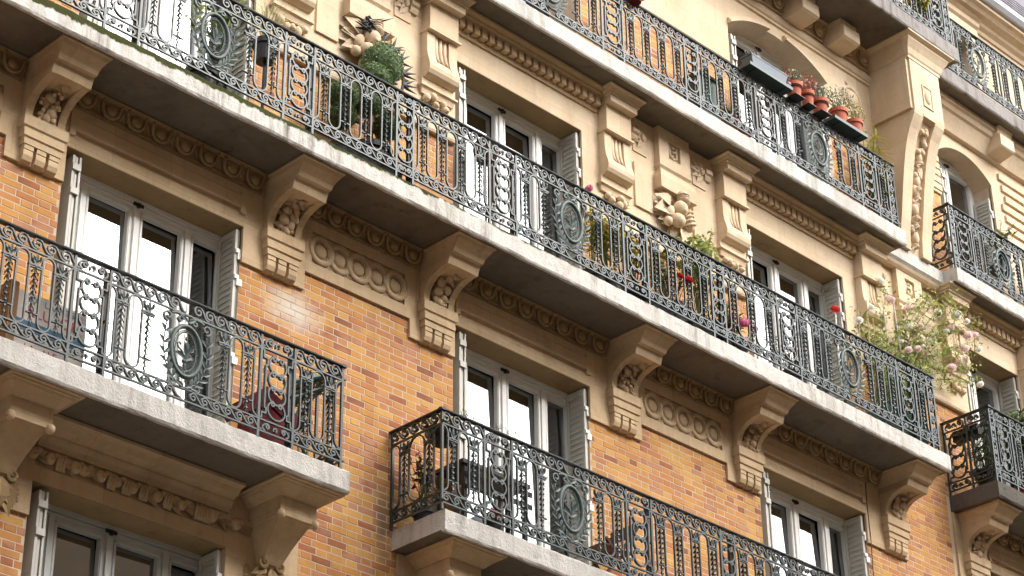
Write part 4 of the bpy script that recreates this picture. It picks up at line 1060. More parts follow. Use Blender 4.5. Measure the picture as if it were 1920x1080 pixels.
# ================================================================== PLANTS
def scatter(mb, c, r, n, L, W, shell=.55, up=.0, rnd=random):
    for i in range(n):
        while True:
            p = Vector((rnd.uniform(-1,1), rnd.uniform(-1,1), rnd.uniform(-1,1)))
            if shell <= p.length <= 1: break
        d = Vector((rnd.gauss(0,1), rnd.gauss(0,1), rnd.gauss(0,1)+up)).normalized(); w_ = d.cross(Vector((rnd.gauss(0,1), rnd.gauss(0,1), rnd.gauss(0,1)))).normalized()
        k = rnd.uniform(.7,1.3); mb.quad((c[0]+p.x*r[0], c[1]+p.y*r[1], c[2]+p.z*r[2]), d, w_, L*k, W*k)
    return mb
def sprig(mb, pts, n, L, W, rnd=random):
    """leaves along a stem"""
    pts = [Vector(p) for p in pts]
    for i in range(n):
        t = rnd.random()*(len(pts)-1); a = int(t); p = pts[a].lerp(pts[min(a+1,len(pts)-1)], t-a)
        d = Vector((rnd.gauss(0,1), rnd.gauss(0,1)-.3, rnd.gauss(0,.8)+.2)).normalized()
        mb.leaf(p, d, (rnd.gauss(0,.4), -1, .6), L*rnd.uniform(.7,1.3), W*rnd.uniform(.7,1.3), .25)
    return mb
def bloom_mesh(r, n=26, seed=0):
    rnd = random.Random(seed); m_ = MB()
    for ring,(k,rad,el) in enumerate(((5,.35,1.2),(8,.62,.75),(10,.9,.3),(9,1.0,-.25))):
        for i in range(k):
            a = 2*PI*i/k+ring*.4+rnd.uniform(-.15,.15); d = Vector((math.cos(a)*math.cos(el), math.sin(a)*math.cos(el), math.sin(el)))
            t = Vector((-math.sin(a), math.cos(a), 0)); u = d.cross(t); c = d*(r*rad*.8); s_ = r*.55
            m_.add([c-t*s_*.6-u*s_*.6, c+t*s_*.6-u*s_*.6, c+t*s_*.75+u*s_*.5+d*s_*.25, c-t*s_*.75+u*s_*.5+d*s_*.25, c+u*s_*.75+d*s_*.1], [(0,1,2,4,3)])
    m_.ell((0,0,0), (r*.55,r*.55,r*.55), 8, 6); return m_
BL = {k: bloom_mesh(.055, seed=k).mesh('flower') for k in range(3)}
def flower(parent, p, m_, k=1.0, seed=0):
    me = BL[seed % 3].copy(); me.materials.clear(); me.materials.append(m_)
    o = link('flower', me, None, parent, loc=p); o.scale = (k,k,k); o.rotation_euler = (random.uniform(-.9,.2), random.uniform(-.6,.6), random.uniform(0,6)); return o
def pot_mesh(r, h, rim=True):
    return MB().lathe([(0,0),(r*.72,0),(r*.92,h*.74),(r*1.06,h*.75),(r*1.08,h),(r*.95,h),(r*.92,h*.86),(0,h*.86)], n=20)

# clipped box tree
T = empty('topiary_tree', (-.15,-.36,ZC), 'cloud-pruned box tree of clipped leaf balls rising above the middle railing', 'topiary')
rnd = random.Random(4)
put('trunk', MB().sweep([(-.15,-.36,ZC+.3),(-.16,-.36,3.9),(-.12,-.35,4.3),(-.02,-.33,4.7)], .028, 7).sweep([(-.16,-.36,3.85),(-.35,-.36,4.0),(-.5,-.35,4.1)], .018, 6).sweep([(-.15,-.36,4.0),(-.3,-.4,3.9),(-.5,-.36,3.95)], .016, 6), WOOD, T)
for c,r in (((.02,-.33,4.79),(.22,.2,.25)),((-.15,-.40,4.50),(.19,.17,.165)),((-.51,-.36,4.16),(.155,.15,.14)),((-.18,-.34,4.25),(.2,.17,.16)),((-.5,-.36,3.92),(.13,.13,.13)),((.12,-.30,4.1),(.14,.14,.14))):
    m_ = MB().ell(c, tuple(x*.90 for x in r), 18, 12); scatter(m_, c, r, 1700, .024, .016, .90, 0, rnd)
    put('leaf_ball', m_, L_BOX, T)
put('pot', MB().lathe([(0,0),(.16,0),(.21,.36),(.23,.36),(.23,.42),(.2,.42),(0,.38)], (-.15,-.36,ZC), 18), BLACKM, T)
# thorny metal crown behind it
SC = empty('metal_sculpture', (.15,-.17,ZC), 'black spiked metal ornament like a crown of thorns behind the clipped box', 'sculpture')
m_ = MB(); rnd = random.Random(8)
arc1 = bez((.03,-.17,4.45), (.02,-.17,4.9), (-.02,-.2,5.2), (-.03,-.2,5.38), 8); arc2 = [(.10+.37*math.cos(t), -.15, 4.90+.37*math.sin(t)) for t in [math.radians(-60+170*i/16) for i in range(17)]]
put('stem', MB().sweep([(.05,-.17,ZC),(.03,-.17,4.45)], .018, 6), BLACKM, SC)
put('hoop', MB().sweep(arc2, .017, 6).sweep(arc1, .018, 6), BLACKM, SC)
for i in range(1, 17, 2):
    x,y,z = arc2[i]; a = math.radians(-60+170*i/16)
    mm = MB()
    for q in range(3):
        aa = a+rnd.uniform(-.6,.6)+(q-1)*.45; mm.sweep([(x,y,z),(x+.09*math.cos(aa)*.6,y-.02,z+.09*math.sin(aa)),(x+.17*math.cos(aa+.15),y-.03,z+.17*math.sin(aa+.15))], .021, 5, taper=[1,.75,.1])
    put('spike', mm, BLACKM, SC)
hd_ = MB()
for i in range(22):
    d = Vector((rnd.gauss(0,1), rnd.gauss(0,.7), rnd.gauss(0,1))).normalized(); c = Vector((-.04+rnd.uniform(-.06,.06),-.2,5.31+rnd.uniform(-.09,.09)))
    hd_.sweep([c-d*.07, c+Vector((0,0,.02)), c+d*rnd.uniform(.08,.21)], .016, 5, taper=[.5,1,.1])
put('thorn_head', hd_, BLACKM, SC)

def potted(name, label, cat, x, y, z, r, h, potm, group=None):
    o = empty(name, (x,y,z), label, cat, group); put('pot', pot_mesh(r, h), potm, o, smooth=False, loc=(x,y,z)); 
    put('soil', MB().lathe([(0,0),(r*.9,0),(r*.9,.004),(0,.006)], n=14), SOIL, o, loc=(x,y,z+h*.87)); return o
def stems_leaves(o, x, y, z, n, h, sp_, leafm, nl, L, W, seed, lean=(0,0)):
    rnd = random.Random(seed); st_ = MB(); lf = MB()
    for i in range(n):
        a = rnd.uniform(0,2*PI); q = rnd.uniform(.2,1)*sp_; hh = h*rnd.uniform(.6,1)
        pts = [(x+.02*math.cos(a), y+.02*math.sin(a), z), (x+q*.4*math.cos(a)+lean[0]*.4, y+q*.4*math.sin(a)+lean[1]*.4, z+hh*.55), (x+q*math.cos(a)+lean[0], y+q*math.sin(a)+lean[1], z+hh)]
        st_.sweep(pts, .005, 4, taper=[1,.8,.4]); sprig(lf, pts[1:] if h > .4 else pts, nl, L, W, rnd)
    put('stems', st_, L_GRN, o); put('leaves', lf, leafm, o); return o
def grassy(o, x, y, z, n, h, sp_, m_, W=.014, seed=1, droop=.25):
    rnd = random.Random(seed); lf = MB()
    for i in range(n):
        a = rnd.uniform(0,2*PI); q = rnd.uniform(.1,1)*sp_; hh = h*rnd.uniform(.55,1); d = Vector((math.cos(a),math.sin(a),0)); s_ = Vector((-d.y,d.x,0))*W
        b0 = Vector((x,y,z)); p1 = b0+d*q*.4+Vector((0,0,hh*.7)); p2 = b0+d*q+Vector((0,0,hh*(1-droop*rnd.random())))
        lf.add([b0-s_*.6, b0+s_*.6, p1+s_*.5, p1-s_*.5, p2], [(0,1,2,3),(3,2,4)])
    put('leaves', lf, m_, o); return o

o = potted('pot_plant', 'straw-coloured feathery grass showing above the middle railing beside the carved pilaster foot', 'plant', -1.45, -.32, ZC+.85, .12, .22, BLACKM); grassy(o, -1.45, -.32, ZC+1.02, 80, .62, .40, L_STRAW, .009, 3, .5)
put('stand', MB().sweep([(-1.45,-.32,ZC+.01),(-1.45,-.32,ZC+.85)], .016, 6).box(-1.58,-1.32,-.45,-.19,ZC+.0,ZC+.012), BLACKM, o)
o = potted('pot_plant', 'climbing plant with pale leaves entwined behind the leftmost medallion of the middle railing', 'plant', -2.25, -.44, ZC, .15, .28, BLACKM); stems_leaves(o, -2.25, -.48, ZC+.25, 12, 1.05, .34, L_ROSE, 9, .075, .05, 5); stems_leaves(o, -2.05, -.50, ZC+.25, 10, .95, .28, L_GREY, 14, .045, .025, 6)
o = potted('pot_plant', 'golden-leaved shrub behind the railing right of the central medallion', 'plant', 3.22, -.40, ZC, .17, .3, BLACKM); stems_leaves(o, 3.22, -.40, ZC+.26, 22, .98, .36, L_YEL, 16, .06, .038, 7); put('leaves', scatter(MB(), (3.25,-.42,4.05), (.32,.16,.22), 260, .06, .045, 0, .3, random.Random(31)), L_YEL, o)
o = potted('pot_plant', 'second golden-leaved shrub, sprawling behind the wide ring panel', 'plant', 3.62, -.38, ZC, .17, .3, BLACKM); stems_leaves(o, 3.62, -.38, ZC+.26, 18, .85, .3, L_YEL, 15, .055, .036, 8)
o = potted('rose_bush', 'dark-leaved rose bush with one scarlet rose poking through the middle railing', 'rose bush', 4.2, -.42, ZC, .2, .32, BLACKM); stems_leaves(o, 4.2, -.42, ZC+.28, 24, .85, .42, L_GRN, 16, .05, .034, 9)
flower(o, (4.164,-.70,3.814), P_RED, 1.0, 0); flower(o, (4.06,-.68,3.83), P_RED, .7, 1); flower(o, (3.9,-.5,3.95), P_MAG, .7, 2)
o = potted('pot_plant', 'bright green shrub with yellow tips leaning over the middle railing by the carved keystone', 'plant', 4.72, -.40, ZC, .18, .32, BLACKM); stems_leaves(o, 4.72, -.40, ZC+.28, 24, 1.28, .26, L_ROSE, 15, .062, .04, 10); stems_leaves(o, 4.65, -.42, ZC+.28, 10, .9, .25, L_GRN, 14, .05, .034, 11); put('leaves', scatter(MB(), (4.76,-.42,4.50), (.26,.15,.22), 260, .065, .048, 0, .3, random.Random(32)), L_ROSE, o)
o = potted('pot_plant', 'peony with a big magenta-pink bloom low behind the middle railing', 'plant', 5.15, -.50, ZC, .15, .2, BLACKM); stems_leaves(o, 5.15, -.50, ZC+.18, 14, .42, .25, L_GRN, 8, .07, .03, 12)
flower(o, (5.139,-.66,3.671), P_MAG, 1.25, 0); flower(o, (5.36,-.62,3.69), P_MAG, .9, 1); flower(o, (4.98,-.62,3.60), P_RED, .8, 2); flower(o, (5.08,-.55,3.77), P_MAG, .9, 1)
o = potted('pot_plant', 'bushy pot plant in terracotta standing before the shuttered window of the middle storey', 'plant', 5.35, -.22, ZC+.45, .12, .22, TERRA); stems_leaves(o, 5.35, -.22, ZC+.62, 14, .35, .2, L_GRN, 12, .05, .03, 13)
put('stand', MB().box(5.21,5.49,-.36,-.08,ZC+.41,ZC+.445).box(5.22,5.25,-.35,-.32,ZC,ZC+.41).box(5.45,5.48,-.35,-.32,ZC,ZC+.41).box(5.22,5.25,-.12,-.09,ZC,ZC+.41).box(5.45,5.48,-.12,-.09,ZC,ZC+.41), WOOD, o)
o = potted('pot_plant', 'leggy shrub with tiny leaves before the right-hand window of the middle storey', 'plant', 6.25, -.45, ZC, .15, .26, BLACKM); stems_leaves(o, 6.25, -.45, ZC+.22, 16, .7, .4, L_GREY, 16, .03, .018, 14)
# pink rose over the rail
o = potted('rose_bush', 'slender rose with a single pink bloom just topping the middle railing', 'rose bush', 2.95, -.42, ZC, .14, .26, BLACKM); stems_leaves(o, 2.95, -.42, ZC+.22, 6, .95, .1, L_GRN, 8, .05, .03, 15); put('flower_stem', MB().sweep([(2.95,-.42,3.5),(2.94,-.42,4.1),(2.94,-.41,4.55)], .006, 5), L_GRN, o); flower(o, (2.94,-.41,4.575), P_MAG, .9, 1)
o = potted('poppy', 'single coral-red poppy on a pale stem above the middle railing', 'flower', 7.31, -.36, ZC, .12, .24, BLACKM); put('flower_stem', MB().sweep([(7.31,-.36,ZC+.2),(7.30,-.36,4.3),(7.316,-.36,4.78)], .009, 6), P_WHITE, o); flower(o, (7.316,-.36,4.80), P_CORAL, 1.1, 0)
for k in range(7):
    a = 2*PI*k/7
put('leaves', sprig(MB(), [(7.31,-.36,ZC+.25),(7.31,-.36,ZC+.6)], 14, .1, .03, random.Random(3)), L_GRN, o)

# the great climbing rose
RB = empty('rose_bush', (9.0,-.35,ZC), 'large climbing rose with pale pink blooms arching over the right end of the middle balcony', 'rose bush')
put('planter', MB().prism([(-.60,ZC),(-.16,ZC),(-.12,ZC+.36),(-.15,ZC+.36),(-.17,ZC+.31),(-.59,ZC+.31),(-.61,ZC+.36),(-.64,ZC+.36)], 7.75, 8.6), GREENM, RB)
FL = [(8.58,-.17,5.775,P_WHITE,1.2),(8.778,-.17,5.573,P_PINK,1.3),(7.891,-.48,5.004,P_WHITE,.7),(7.629,-.47,4.723,P_WHITE,.9),(9.12,-.21,5.573,P_PINK,1.1),(9.732,-.24,5.725,P_WHITE,1.1),(8.981,-.27,5.22,P_WHITE,1.1),(9.08,-.39,5.23,P_PINK,.7),(9.918,-.29,5.558,P_PINK,1.1),(9.82,-.29,5.466,P_WHITE,.8),(10.081,-.3,5.798,P_WHITE,1.3),(10.075,-.44,5.446,P_PINK,1.1),(10.387,-.35,5.608,P_PINK,1.0),(10.093,-.36,5.297,P_PINK,1.0),(10.601,-.25,5.514,P_WHITE,.9),(10.179,-.15,5.23,P_PINK,1.2),(10.361,-.17,5.306,P_PINK,1.1),(9.793,-.31,4.922,P_PINK,1.2),(9.322,-.34,5.134,P_WHITE,.9),(8.913,-.41,4.829,P_PINK,.9),(8.587,-.49,4.669,P_PINK,.9),(10.129,-.49,4.738,P_WHITE,.9),(10.242,-.34,5.756,P_WHITE,.8),(9.067,-.39,4.93,P_WHITE,.6),(8.638,-.37,4.854,P_WHITE,.6)]
LV = [(8.725,-.16,5.697),(8.383,-.28,5.246),(8.965,-.27,5.321),(8.077,-.37,4.791),(8.178,-.44,4.654),(8.584,-.34,4.994),(9.033,-.4,5.522),(9.486,-.28,5.826),(9.992,-.12,6.089),(10.069,-.23,6.036),(9.912,-.39,5.79),(10.517,-.16,5.957),(10.719,-.19,5.981),(9.887,-.21,5.538),(9.726,-.15,5.5),(9.484,-.2,5.158),(9.268,-.19,5.158),(8.886,-.33,4.734),(9.096,-.13,4.966),(8.848,-.13,4.872),(9.267,-.4,4.849),(9.843,-.2,5.252),(9.941,-.21,5.244),(9.158,-.3,4.734),(9.353,-.27,4.7),(9.508,-.29,4.713),(10.029,-.14,4.876),(10.033,-.28,5.018),(10.383,-.18,5.108),(10.231,-.33,4.878),(10.706,-.16,5.706),(10.655,-.15,5.53),(7.959,-.3,4.776),(7.909,-.26,4.845),(8.483,-.15,4.77),(8.291,-.21,4.786),(8.809,-.29,5.252),(9.68,-.38,5.706),(9.94,-.34,5.583),(9.521,-.22,5.866),(9.374,-.4,5.118),(9.808,-.15,4.988)]
rnd = random.Random(12); st_ = MB(); lf = MB()
for (x,y,z) in LV:
    b0 = Vector((rnd.uniform(7.9,8.55), rnd.uniform(-.5,-.25), ZC+.3)); e = Vector((x,y,z)); mid = b0.lerp(e, .5)+Vector((-.15*(x-8.2), rnd.uniform(-.1,.1), .3))
    pts = [(1-t)**2*b0+2*t*(1-t)*mid+t*t*e for t in [i/8 for i in range(9)]]
    st_.sweep(pts, .006, 4, taper=[1.3,1.2,1.1,1,.9,.8,.7,.6,.4])
    sprig(lf, pts[4:], 14, .065, .042, rnd)
    for q in range(30): 
        d = Vector((rnd.gauss(0,1),rnd.gauss(0,.7)-.2,rnd.gauss(0,1))).normalized(); lf.leaf(e+Vector((rnd.gauss(0,.085),rnd.gauss(0,.06),rnd.gauss(0,.085))), d, (rnd.gauss(0,.5),-1,.7), rnd.uniform(.03,.065), rnd.uniform(.02,.042), .2)
for x,y,z,_,_ in FL:
    e = Vector((x,y,z)); n_ = min(LV, key=lambda q: (Vector(q)-e).length); st_.sweep([n_, Vector(n_).lerp(e,.5)+Vector((0,0,.04)), e], .005, 4)
for (x,y,z) in ((8.1,-.38,3.9),(8.3,-.36,4.1),(8.5,-.38,4.0),(8.2,-.3,4.4)): scatter(lf, (x,y,z), (.22,.14,.3), 160, .05, .034, 0, .3, rnd)
put('stems', st_, L_GRN, RB); put('leaves', lf, L_ROSE, RB)
for i,(x,y,z,c,k) in enumerate(FL): flower(RB, (x,y,z), c, k*1.05, i)
for i,(a,b_) in enumerate((((8.72,-.33,3.5),(8.66,-.30,5.45)),((8.45,-.33,3.5),(8.50,-.25,5.35)),((7.85,-.40,3.5),(7.93,-.40,5.15)),((8.02,-.40,3.5),(8.05,-.38,4.95)),((7.65,-.40,3.5),(7.70,-.42,4.95)))):
    tag(put('garden_cane', MB().sweep([a,b_], .011 if i < 2 else .007, 6), STICK if i > 1 else SHUT), ['thick grey stake leaning among the roses above the railing','second grey stake standing behind the pink rose','tallest of the thin bamboo canes left of the climbing rose','thin bamboo cane nearest the climbing rose','leftmost thin bamboo cane before the window shutter'][i], 'cane', 'stakes in the rose planter')

# ---- shelves and pots on the upper railing
def tray(x0, x1, y0, y1, z, label):
    m_ = MB().box(x0,x1,y0,y1,z,z+.012).box(x0,x1,y0,y0+.01,z+.012,z+.045).box(x0,x1,y1-.01,y1,z+.012,z+.045).box(x0,x0+.01,y0+.01,y1-.01,z+.012,z+.045).box(x1-.01,x1,y0+.01,y1-.01,z+.012,z+.045)
    o = empty('shelf', ((x0+x1)/2,(y0+y1)/2,z), label, 'shelf', 'metal shelves hooked on the upper railing'); put('tray', m_, TRAYM, o)
    for x in (x0+.12, x1-.12): put('hook', MB().sweep([(x,y0+.02,z),(x,y1,z-.01),(x,-.43,z-.06)], .008, 5), BLACKM, o)
    return o
ZS = 7.462
tray(5.68, 6.50, -.62, -.44, ZS, 'green metal shelf under the grey window box on the upper railing')
tray(7.34, 8.02, -.62, -.42, ZS, 'grey-green shelf under the two right terracotta pots on the upper railing')
wb = empty('window_box', (6.1,-.52,ZS+.02), 'empty blue-grey plastic window box on the upper railing', 'window box')
wbm = MB(); loft(wbm, 0, [(.17,.36,-.095),(.155,.36,-.095),(.15,.345,-.09),(0,.30,-.07)], .08); put('box', wbm, BOXM, wb, loc=(6.08,-.52,ZS+.022)); put('soil', MB().box(-.33,.33,-.08,.07,.171,.176), SOIL, wb, loc=(6.08,-.52,ZS+.022))
for k in range(5): put('iron_scroll', MB().sweep([(-.34+k*.17+x,-.02,.17+z) for x,z in spiral(0,.05,.045,.008,-PI/2,1.2,14)], .005, 4), IRON_DK, wb, loc=(6.08,-.5,ZS+.022))
o = potted('pot_plant', 'russet spiky grass in a small mauve pot beside the grey window box', 'plant', 6.50, -.54, ZS+.014, .045, .13, plain('mauve_pot', s2l((150,120,150)), .6)); grassy(o, 6.50, -.54, ZS+.12, 34, .30, .19, L_RED, .007, 5)
PT = [(6.64,.108,.20,L_GREY,P_WHITE,.13,'white-flowered plant in the leftmost terracotta pot on the upper railing'),(6.91,.088,.21,L_RED,P_PINK,.16,'reddish sprawling plant in the narrow second terracotta pot on the upper railing'),(7.16,.108,.20,L_GREY,P_WHITE,.15,'white blossoming plant in the third terracotta pot on the upper railing'),(7.54,.118,.21,L_GREY,None,.22,'biggest grey-green bush in a terracotta pot on the upper railing'),(7.87,.105,.20,L_YEL,P_WHITE,.17,'yellow-green flowering plant in the rightmost terracotta pot on the upper railing')]
for i,(x,r,h,lm,fm,sp_,lab) in enumerate(PT):
    o = potted('pot_plant', lab, 'plant', x, -.53, ZS+(.014 if i > 2 else -.006), r, h, TERRA, 'terracotta pots on the upper railing')
    rnd = random.Random(40+i); lf = MB(); zc = ZS+h+sp_*.75
    if i < 3: put('ring_holder', MB().sweep([(x+r*.98*math.cos(t), -.53+r*.98*math.sin(t), ZS+h*.62) for t in [2*PI*k/18 for k in range(18)]], .007, 5, True).sweep([(x,-.53+r,ZS+h*.62),(x,-.455,ZS+h*.62),(x,-.455,ZS-.03)], .006, 4).box(x-r*.9,x+r*.9,-.53-r*.9,-.53+r*.9,ZS-.016,ZS-.007), BLACKM, o)
    scatter(lf, (x,-.53,zc), (sp_*1.05,sp_*.9,sp_*.85), 420 if i == 3 else 260, .042 if i == 3 else .034, .014, .15, .6, rnd); put('leaves', lf, lm, o)
    st_ = MB()
    for k in range(14):
        a = rnd.uniform(0,6.28); q = rnd.uniform(.2,.9)*sp_; st_.sweep([(x,-.53,ZS+h*.9),(x+q*.5*math.cos(a),-.53+q*.5*math.sin(a),zc-.03),(x+q*math.cos(a),-.53+q*math.sin(a),zc+rnd.uniform(0,sp_*.7))], .003, 3)
    put('stems', st_, L_GRN, o)
    if fm:
        for k in range(12):
            a = rnd.uniform(0,6.28); q = rnd.uniform(.2,1)*sp_; flower(o, (x+q*math.cos(a), -.53+q*.8*math.sin(a), zc+rnd.uniform(-.3,.8)*sp_), fm, .28, k)
for k in range(1): pass
o = potted('pot_plant', 'light green bamboo-like plant at the end of the upper balcony', 'plant', 8.42, -.30, ZD, .13, .28, TERRA)
rnd = random.Random(77); lf = MB(); st_ = MB()
for i in range(11):
    a = rnd.uniform(0,6.28); x1, y1, z1 = 8.42+.17*math.cos(a)*rnd.random()+.06, -.30+.12*math.sin(a), ZD+rnd.uniform(.9,1.5); st_.sweep([(8.42,-.30,ZD+.25),(x1,y1,z1)], .006, 4)
    for q in range(9): lf.leaf((x1+(8.42-x1)*q*.05, y1, z1-q*.07), (rnd.uniform(-.3,1), rnd.uniform(-.9,.6), rnd.uniform(-.5,.5)), (0,-.4,1), rnd.uniform(.16,.26), .026, .35)
put('stems', st_, L_YEL, o); put('leaves', lf, L_YEL, o)
for i,(x,y,lab) in enumerate(((5.55,-.35,'terracotta pot on the floor of the upper balcony, left of the arched window'),(5.80,-.33,'terracotta pot on the floor of the upper balcony, under the arched window'))):
    o = potted('pot_plant', lab, 'plant', x, y, ZD, .11, .2, TERRA); stems_leaves(o, x, y, ZD+.17, 8, .3, .14, L_GRN, 9, .05, .03, 60+i)
o = potted('hanging_pot', 'red trailing flowers in a pot on the upper railing at the top edge', 'plant', 3.72, -.52, 7.40, .1, .15, REDF); stems_leaves(o, 3.72, -.52, 7.53, 12, .2, .2, L_GRN, 8, .05, .035, 66)
for k in range(7): flower(o, (3.72+random.uniform(-.2,.2),-.56+random.uniform(-.06,.06),7.58+random.uniform(-.1,.12)), P_RED, .7, k)
o = empty('storage_box', (5.15,-.25,ZD), 'dark green box standing behind the upper railing left of the arched window', 'box'); put('body', MB().box(4.98,5.32,-.38,-.12,ZD,ZD+.62), GREENM, o); put('lid', MB().box(4.96,5.34,-.40,-.10,ZD+.621,ZD+.66), GREENM, o)

# ---- right-hand balconies
o = potted('pot_plant', 'dark twiggy plant on the right balcony below the arched window', 'plant', 11.40, -.30, ZD+.55, .12, .22, BLACKM); stems_leaves(o, 11.40, -.30, ZD+.72, 16, .5, .24, L_GRN, 10, .08, .03, 81)
put('stand', MB().box(11.2,11.6,-.36,-.14,ZD+.51,ZD+.548).box(11.22,11.25,-.34,-.31,ZD,ZD+.51).box(11.55,11.58,-.34,-.31,ZD,ZD+.51), BLACKM, o)
o = potted('pot_plant', 'leafy oleander rising over the railing at the right edge', 'plant', 11.0, -.45, ZC, .2, .35, TERRA); stems_leaves(o, 11.0, -.45, ZC+.3, 26, 1.25, .34, L_GRN, 20, .13, .03, 82)
o = potted('pot_plant', 'low tangled plant at the corner of the dark right balcony', 'plant', 10.12, -.45, ZC, .17, .26, BLACKM); stems_leaves(o, 10.12, -.45, ZC+.22, 26, .55, .3, L_GRN, 14, .06, .02, 83)
o = potted('pot_plant', 'yellow-green ivy trailing through the top railing above the tall console', 'plant', 9.42, -.66, ZE, .14, .26, TERRA); stems_leaves(o, 9.42, -.74, ZE+.12, 22, .6, .2, L_YEL, 22, .05, .035, 84)
o = empty('window_planter', (10.15,-.35,4.1), 'small dark trough hung inside the side railing of the lower right balcony', 'planter'); put('trough', MB().box(9.92,10.05,-.50,-.12,3.98,4.12), BLACKM, o); put('leaves', scatter(MB(), (9.98,-.31,4.16), (.08,.2,.06), 120, .04, .02, 0, .5, random.Random(9)), L_RED, o)

# ---- things on the lower left balcony
cb = empty('carton', (-3.6,-.42,0), 'pale printed carton with a blue stripe behind the lower left railing', 'box')
put('box', MB().box(-3.95,-3.30,-.56,-.28,.004,.56), CARD, cb)
put('blue_stripe', MB().box(-3.951,-3.299,-.563,-.5605,.22,.31), CARDBLUE, cb)
put('side_flap', MB().box(-4.03,-3.952,-.56,-.30,.0,.62), plain('brown_board', s2l((150,112,76)), .85), cb)
def text(body, size, x, y, z, m_, parent):
    cu = bpy.data.curves.new('print', 'FONT'); cu.body = body; cu.size = size; cu.extrude = .0008
    to = bpy.data.objects.new('print_tmp', cu); COL.objects.link(to); dg = bpy.context.evaluated_depsgraph_get(); me = bpy.data.meshes.new_from_object(to.evaluated_get(dg)); bpy.data.objects.remove(to)
    me.materials.clear(); o = link('print', me, m_, parent, loc=(x,y,z)); o.rotation_euler = (PI/2,0,0); return o
text('RLU  OR', .13, -3.86, -.5615, .36, CARDRED, cb); text('CA  LA  NTS', .08, -3.86, -.5615, .48, CARDBLUE, cb); text('LA   LLE', .09, -3.86, -.5615, .05, CARDRED, cb)
rc = empty('folded_cushion', (-1.3,-.4,0), 'dark red folded cloth seat behind the lower left railing', 'cushion')
put('seat', MB().prism([(-1.66,.40),(-1.38,.63),(-1.02,.46),(-1.04,.34),(-1.35,.47),(-1.58,.31)], -.50, -.22, 'y'), REDF, rc)
put('drape', MB().prism([(-1.55,.02),(-1.52,.30),(-1.36,.46),(-1.08,.33),(-1.10,.02)], -.49, -.30, 'y'), REDF, rc)
gc = empty('folding_chair', (-.9,-.2,0), 'green metal folding chair at the end of the lower left balcony', 'chair')
for nm,a,b_ in (('leg',(-1.15,-.12,.02),(-.80,-.10,.98)),('leg',(-1.15,-.42,.02),(-.80,-.40,.98)),('leg',(-.78,-.14,.02),(-1.12,-.16,.55)),('leg',(-.78,-.44,.02),(-1.12,-.42,.55))): put(nm, MB().sweep([a,b_], .014, 6), GREENM, gc)
put('seat', MB().box(-1.18,-.82,-.46,-.08,.47,.50), GREENM, gc)
for k in range(3): put('back_slat', MB().sweep([(-.90+k*.045,-.08,.72+k*.11),(-.90+k*.045,-.44,.72+k*.11)], .022, 6), GREENM, gc)
put('arm', MB().sweep([(-1.15,-.45,.76),(-.72,-.45,.98)], .024, 6), GREENM, gc); put('arm', MB().sweep([(-1.12,-.45,.60),(-.72,-.45,.86)], .018, 6), GREENM, gc)
# ---- lower right balcony
hb = empty('hanging_basket', (.80,-.42,.78), 'black basket hanging inside the corner of the lower right railing', 'basket')
put('bowl', MB().lathe([(0,0),(.08,.01),(.14,.07),(.16,.16),(.15,.16),(.12,.07),(0,.03)], (.72,-.48,.76), 16), BLACKM, hb); put('leaves', scatter(MB(), (.72,-.48,.95), (.15,.15,.09), 160, .05, .02, 0, .4, random.Random(5)), L_GRN, hb)
tb = empty('table', (1.45,-.3,0), 'dark slatted table before the white window of the lower right balcony', 'table')
put('top', MB().box(1.05,1.95,-.42,-.02,.73,.77), BLACKM, tb)
for k in range(2): put('rail', MB().box(1.05,1.95,-.44,-.425,.50+k*.13,.55+k*.13), BLACKM, tb)
for x in (1.10,1.90):
    for y in (-.38,-.06): put('leg', MB().box(x-.02,x+.02,y-.02,y+.02,0,.73), BLACKM, tb)
wc = empty('folding_chair', (3.2,-.3,0), 'brown wooden folding chair behind the lower right railing against the brick', 'chair')
for nm,a,b_ in (('leg',(2.85,-.15,.02),(3.45,-.15,.80)),('leg',(2.85,-.48,.02),(3.45,-.48,.80)),('leg',(3.45,-.17,.02),(2.95,-.17,.52)),('leg',(3.45,-.46,.02),(2.95,-.46,.52))): put(nm, MB().sweep([a,b_], .02, 4), WOOD, wc)
for k in range(4): put('seat_slat', MB().box(2.90+k*.11,2.99+k*.11,-.48,-.15,.43,.45), WOOD, wc)
for k in range(2): put('back_slat', MB().box(3.30+k*.07,3.33+k*.07,-.48,-.15,.62+k*.09,.69+k*.09), WOOD, wc)
o = potted('pot_plant', 'small red-leaved plant low behind the lower right railing near the corner', 'plant', 1.24, -.60, 0, .08, .12, BLACKM); stems_leaves(o, 1.24, -.62, .1, 12, .16, .1, L_RED, 10, .045, .03, 90)
o = potted('pot_plant', 'rust-brown leafy plant at the brick wall inside the corner of the lower right balcony', 'plant', .74, -.22, 0, .11, .2, BLACKM); stems_leaves(o, .74, -.22, .17, 16, .62, .14, L_BROWN, 12, .05, .028, 91)
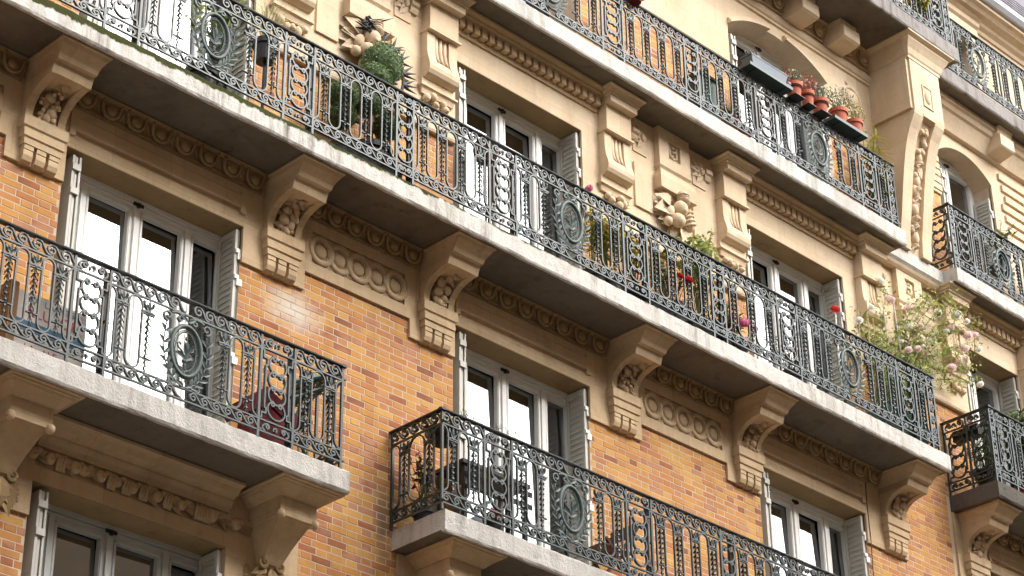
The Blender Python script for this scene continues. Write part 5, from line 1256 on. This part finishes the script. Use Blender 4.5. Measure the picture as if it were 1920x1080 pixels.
# weeds along the hand rail
wd_ = empty('creeper', (1.05,-.70,1.0), 'wiry little creeper running along the handrail of the lower right balcony', 'plant')
rnd = random.Random(6); st_ = MB(); lf = MB()
for i in range(26):
    x = .75+rnd.random()*.75; h = rnd.uniform(.03,.09); st_.sweep([(x,-.70,1.0),(x+rnd.uniform(-.03,.03),-.70,1+h*.6),(x+rnd.uniform(-.05,.05),-.71,1+h)], .002, 3)
    for q in range(2): lf.quad((x+rnd.uniform(-.03,.03),-.705,1+h*rnd.uniform(.4,1)), (rnd.gauss(0,1),-.3,rnd.gauss(0,1)), (rnd.gauss(0,1),-.3,rnd.gauss(0,1)), .016, .012)
put('stems', st_, L_GRN, wd_); put('leaves', lf, L_GRN, wd_)
# ---- middle balcony: woven seat hung before the window
hb = empty('wicker_basket', (1.55,-.24,ZC), 'round brown woven basket on a thin stand before the tall window of the middle storey', 'basket')
put('shell', MB().lathe([(0,-.02),(.07,0),(.12,.06),(.135,.15),(.11,.24),(.10,.24),(.12,.15),(.10,.06),(0,.0)], (1.55,-.24,4.36), 18), plain('dark_wicker', s2l((84,50,36)), .8, scale=60, bmp=.4), hb); put('stand', MB().sweep([(1.55,-.24,ZC+.02),(1.55,-.24,4.345)], .012, 6).sweep([(1.40,-.34,ZC+.01),(1.55,-.24,ZC+.12),(1.70,-.34,ZC+.01)], .01, 5), BLACKM, hb)
# dark troughs along the foot of the middle railing
for i,(a,b_,lab) in enumerate(((-.75,.05,'long dark trough under the clipped box at the foot of the middle railing'),(3.45,4.0,'dark trough at the foot of the golden shrubs'),(4.3,4.95,'dark trough at the foot of the railing below the keystone shrub'))):
    o = empty('planter', ((a+b_)/2,-.5,ZC), lab, 'planter', 'dark troughs on the middle balcony'); put('trough', MB().prism([(-.60,ZC+.004),(-.42,ZC+.004),(-.38,ZC+.24),(-.41,ZC+.24),(-.43,ZC+.2),(-.59,ZC+.2),(-.61,ZC+.24),(-.64,ZC+.24)], a, b_), BLACKM, o); put('soil', MB().box(a+.02,b_-.02,-.60,-.42,ZC+.19,ZC+.205), SOIL, o)
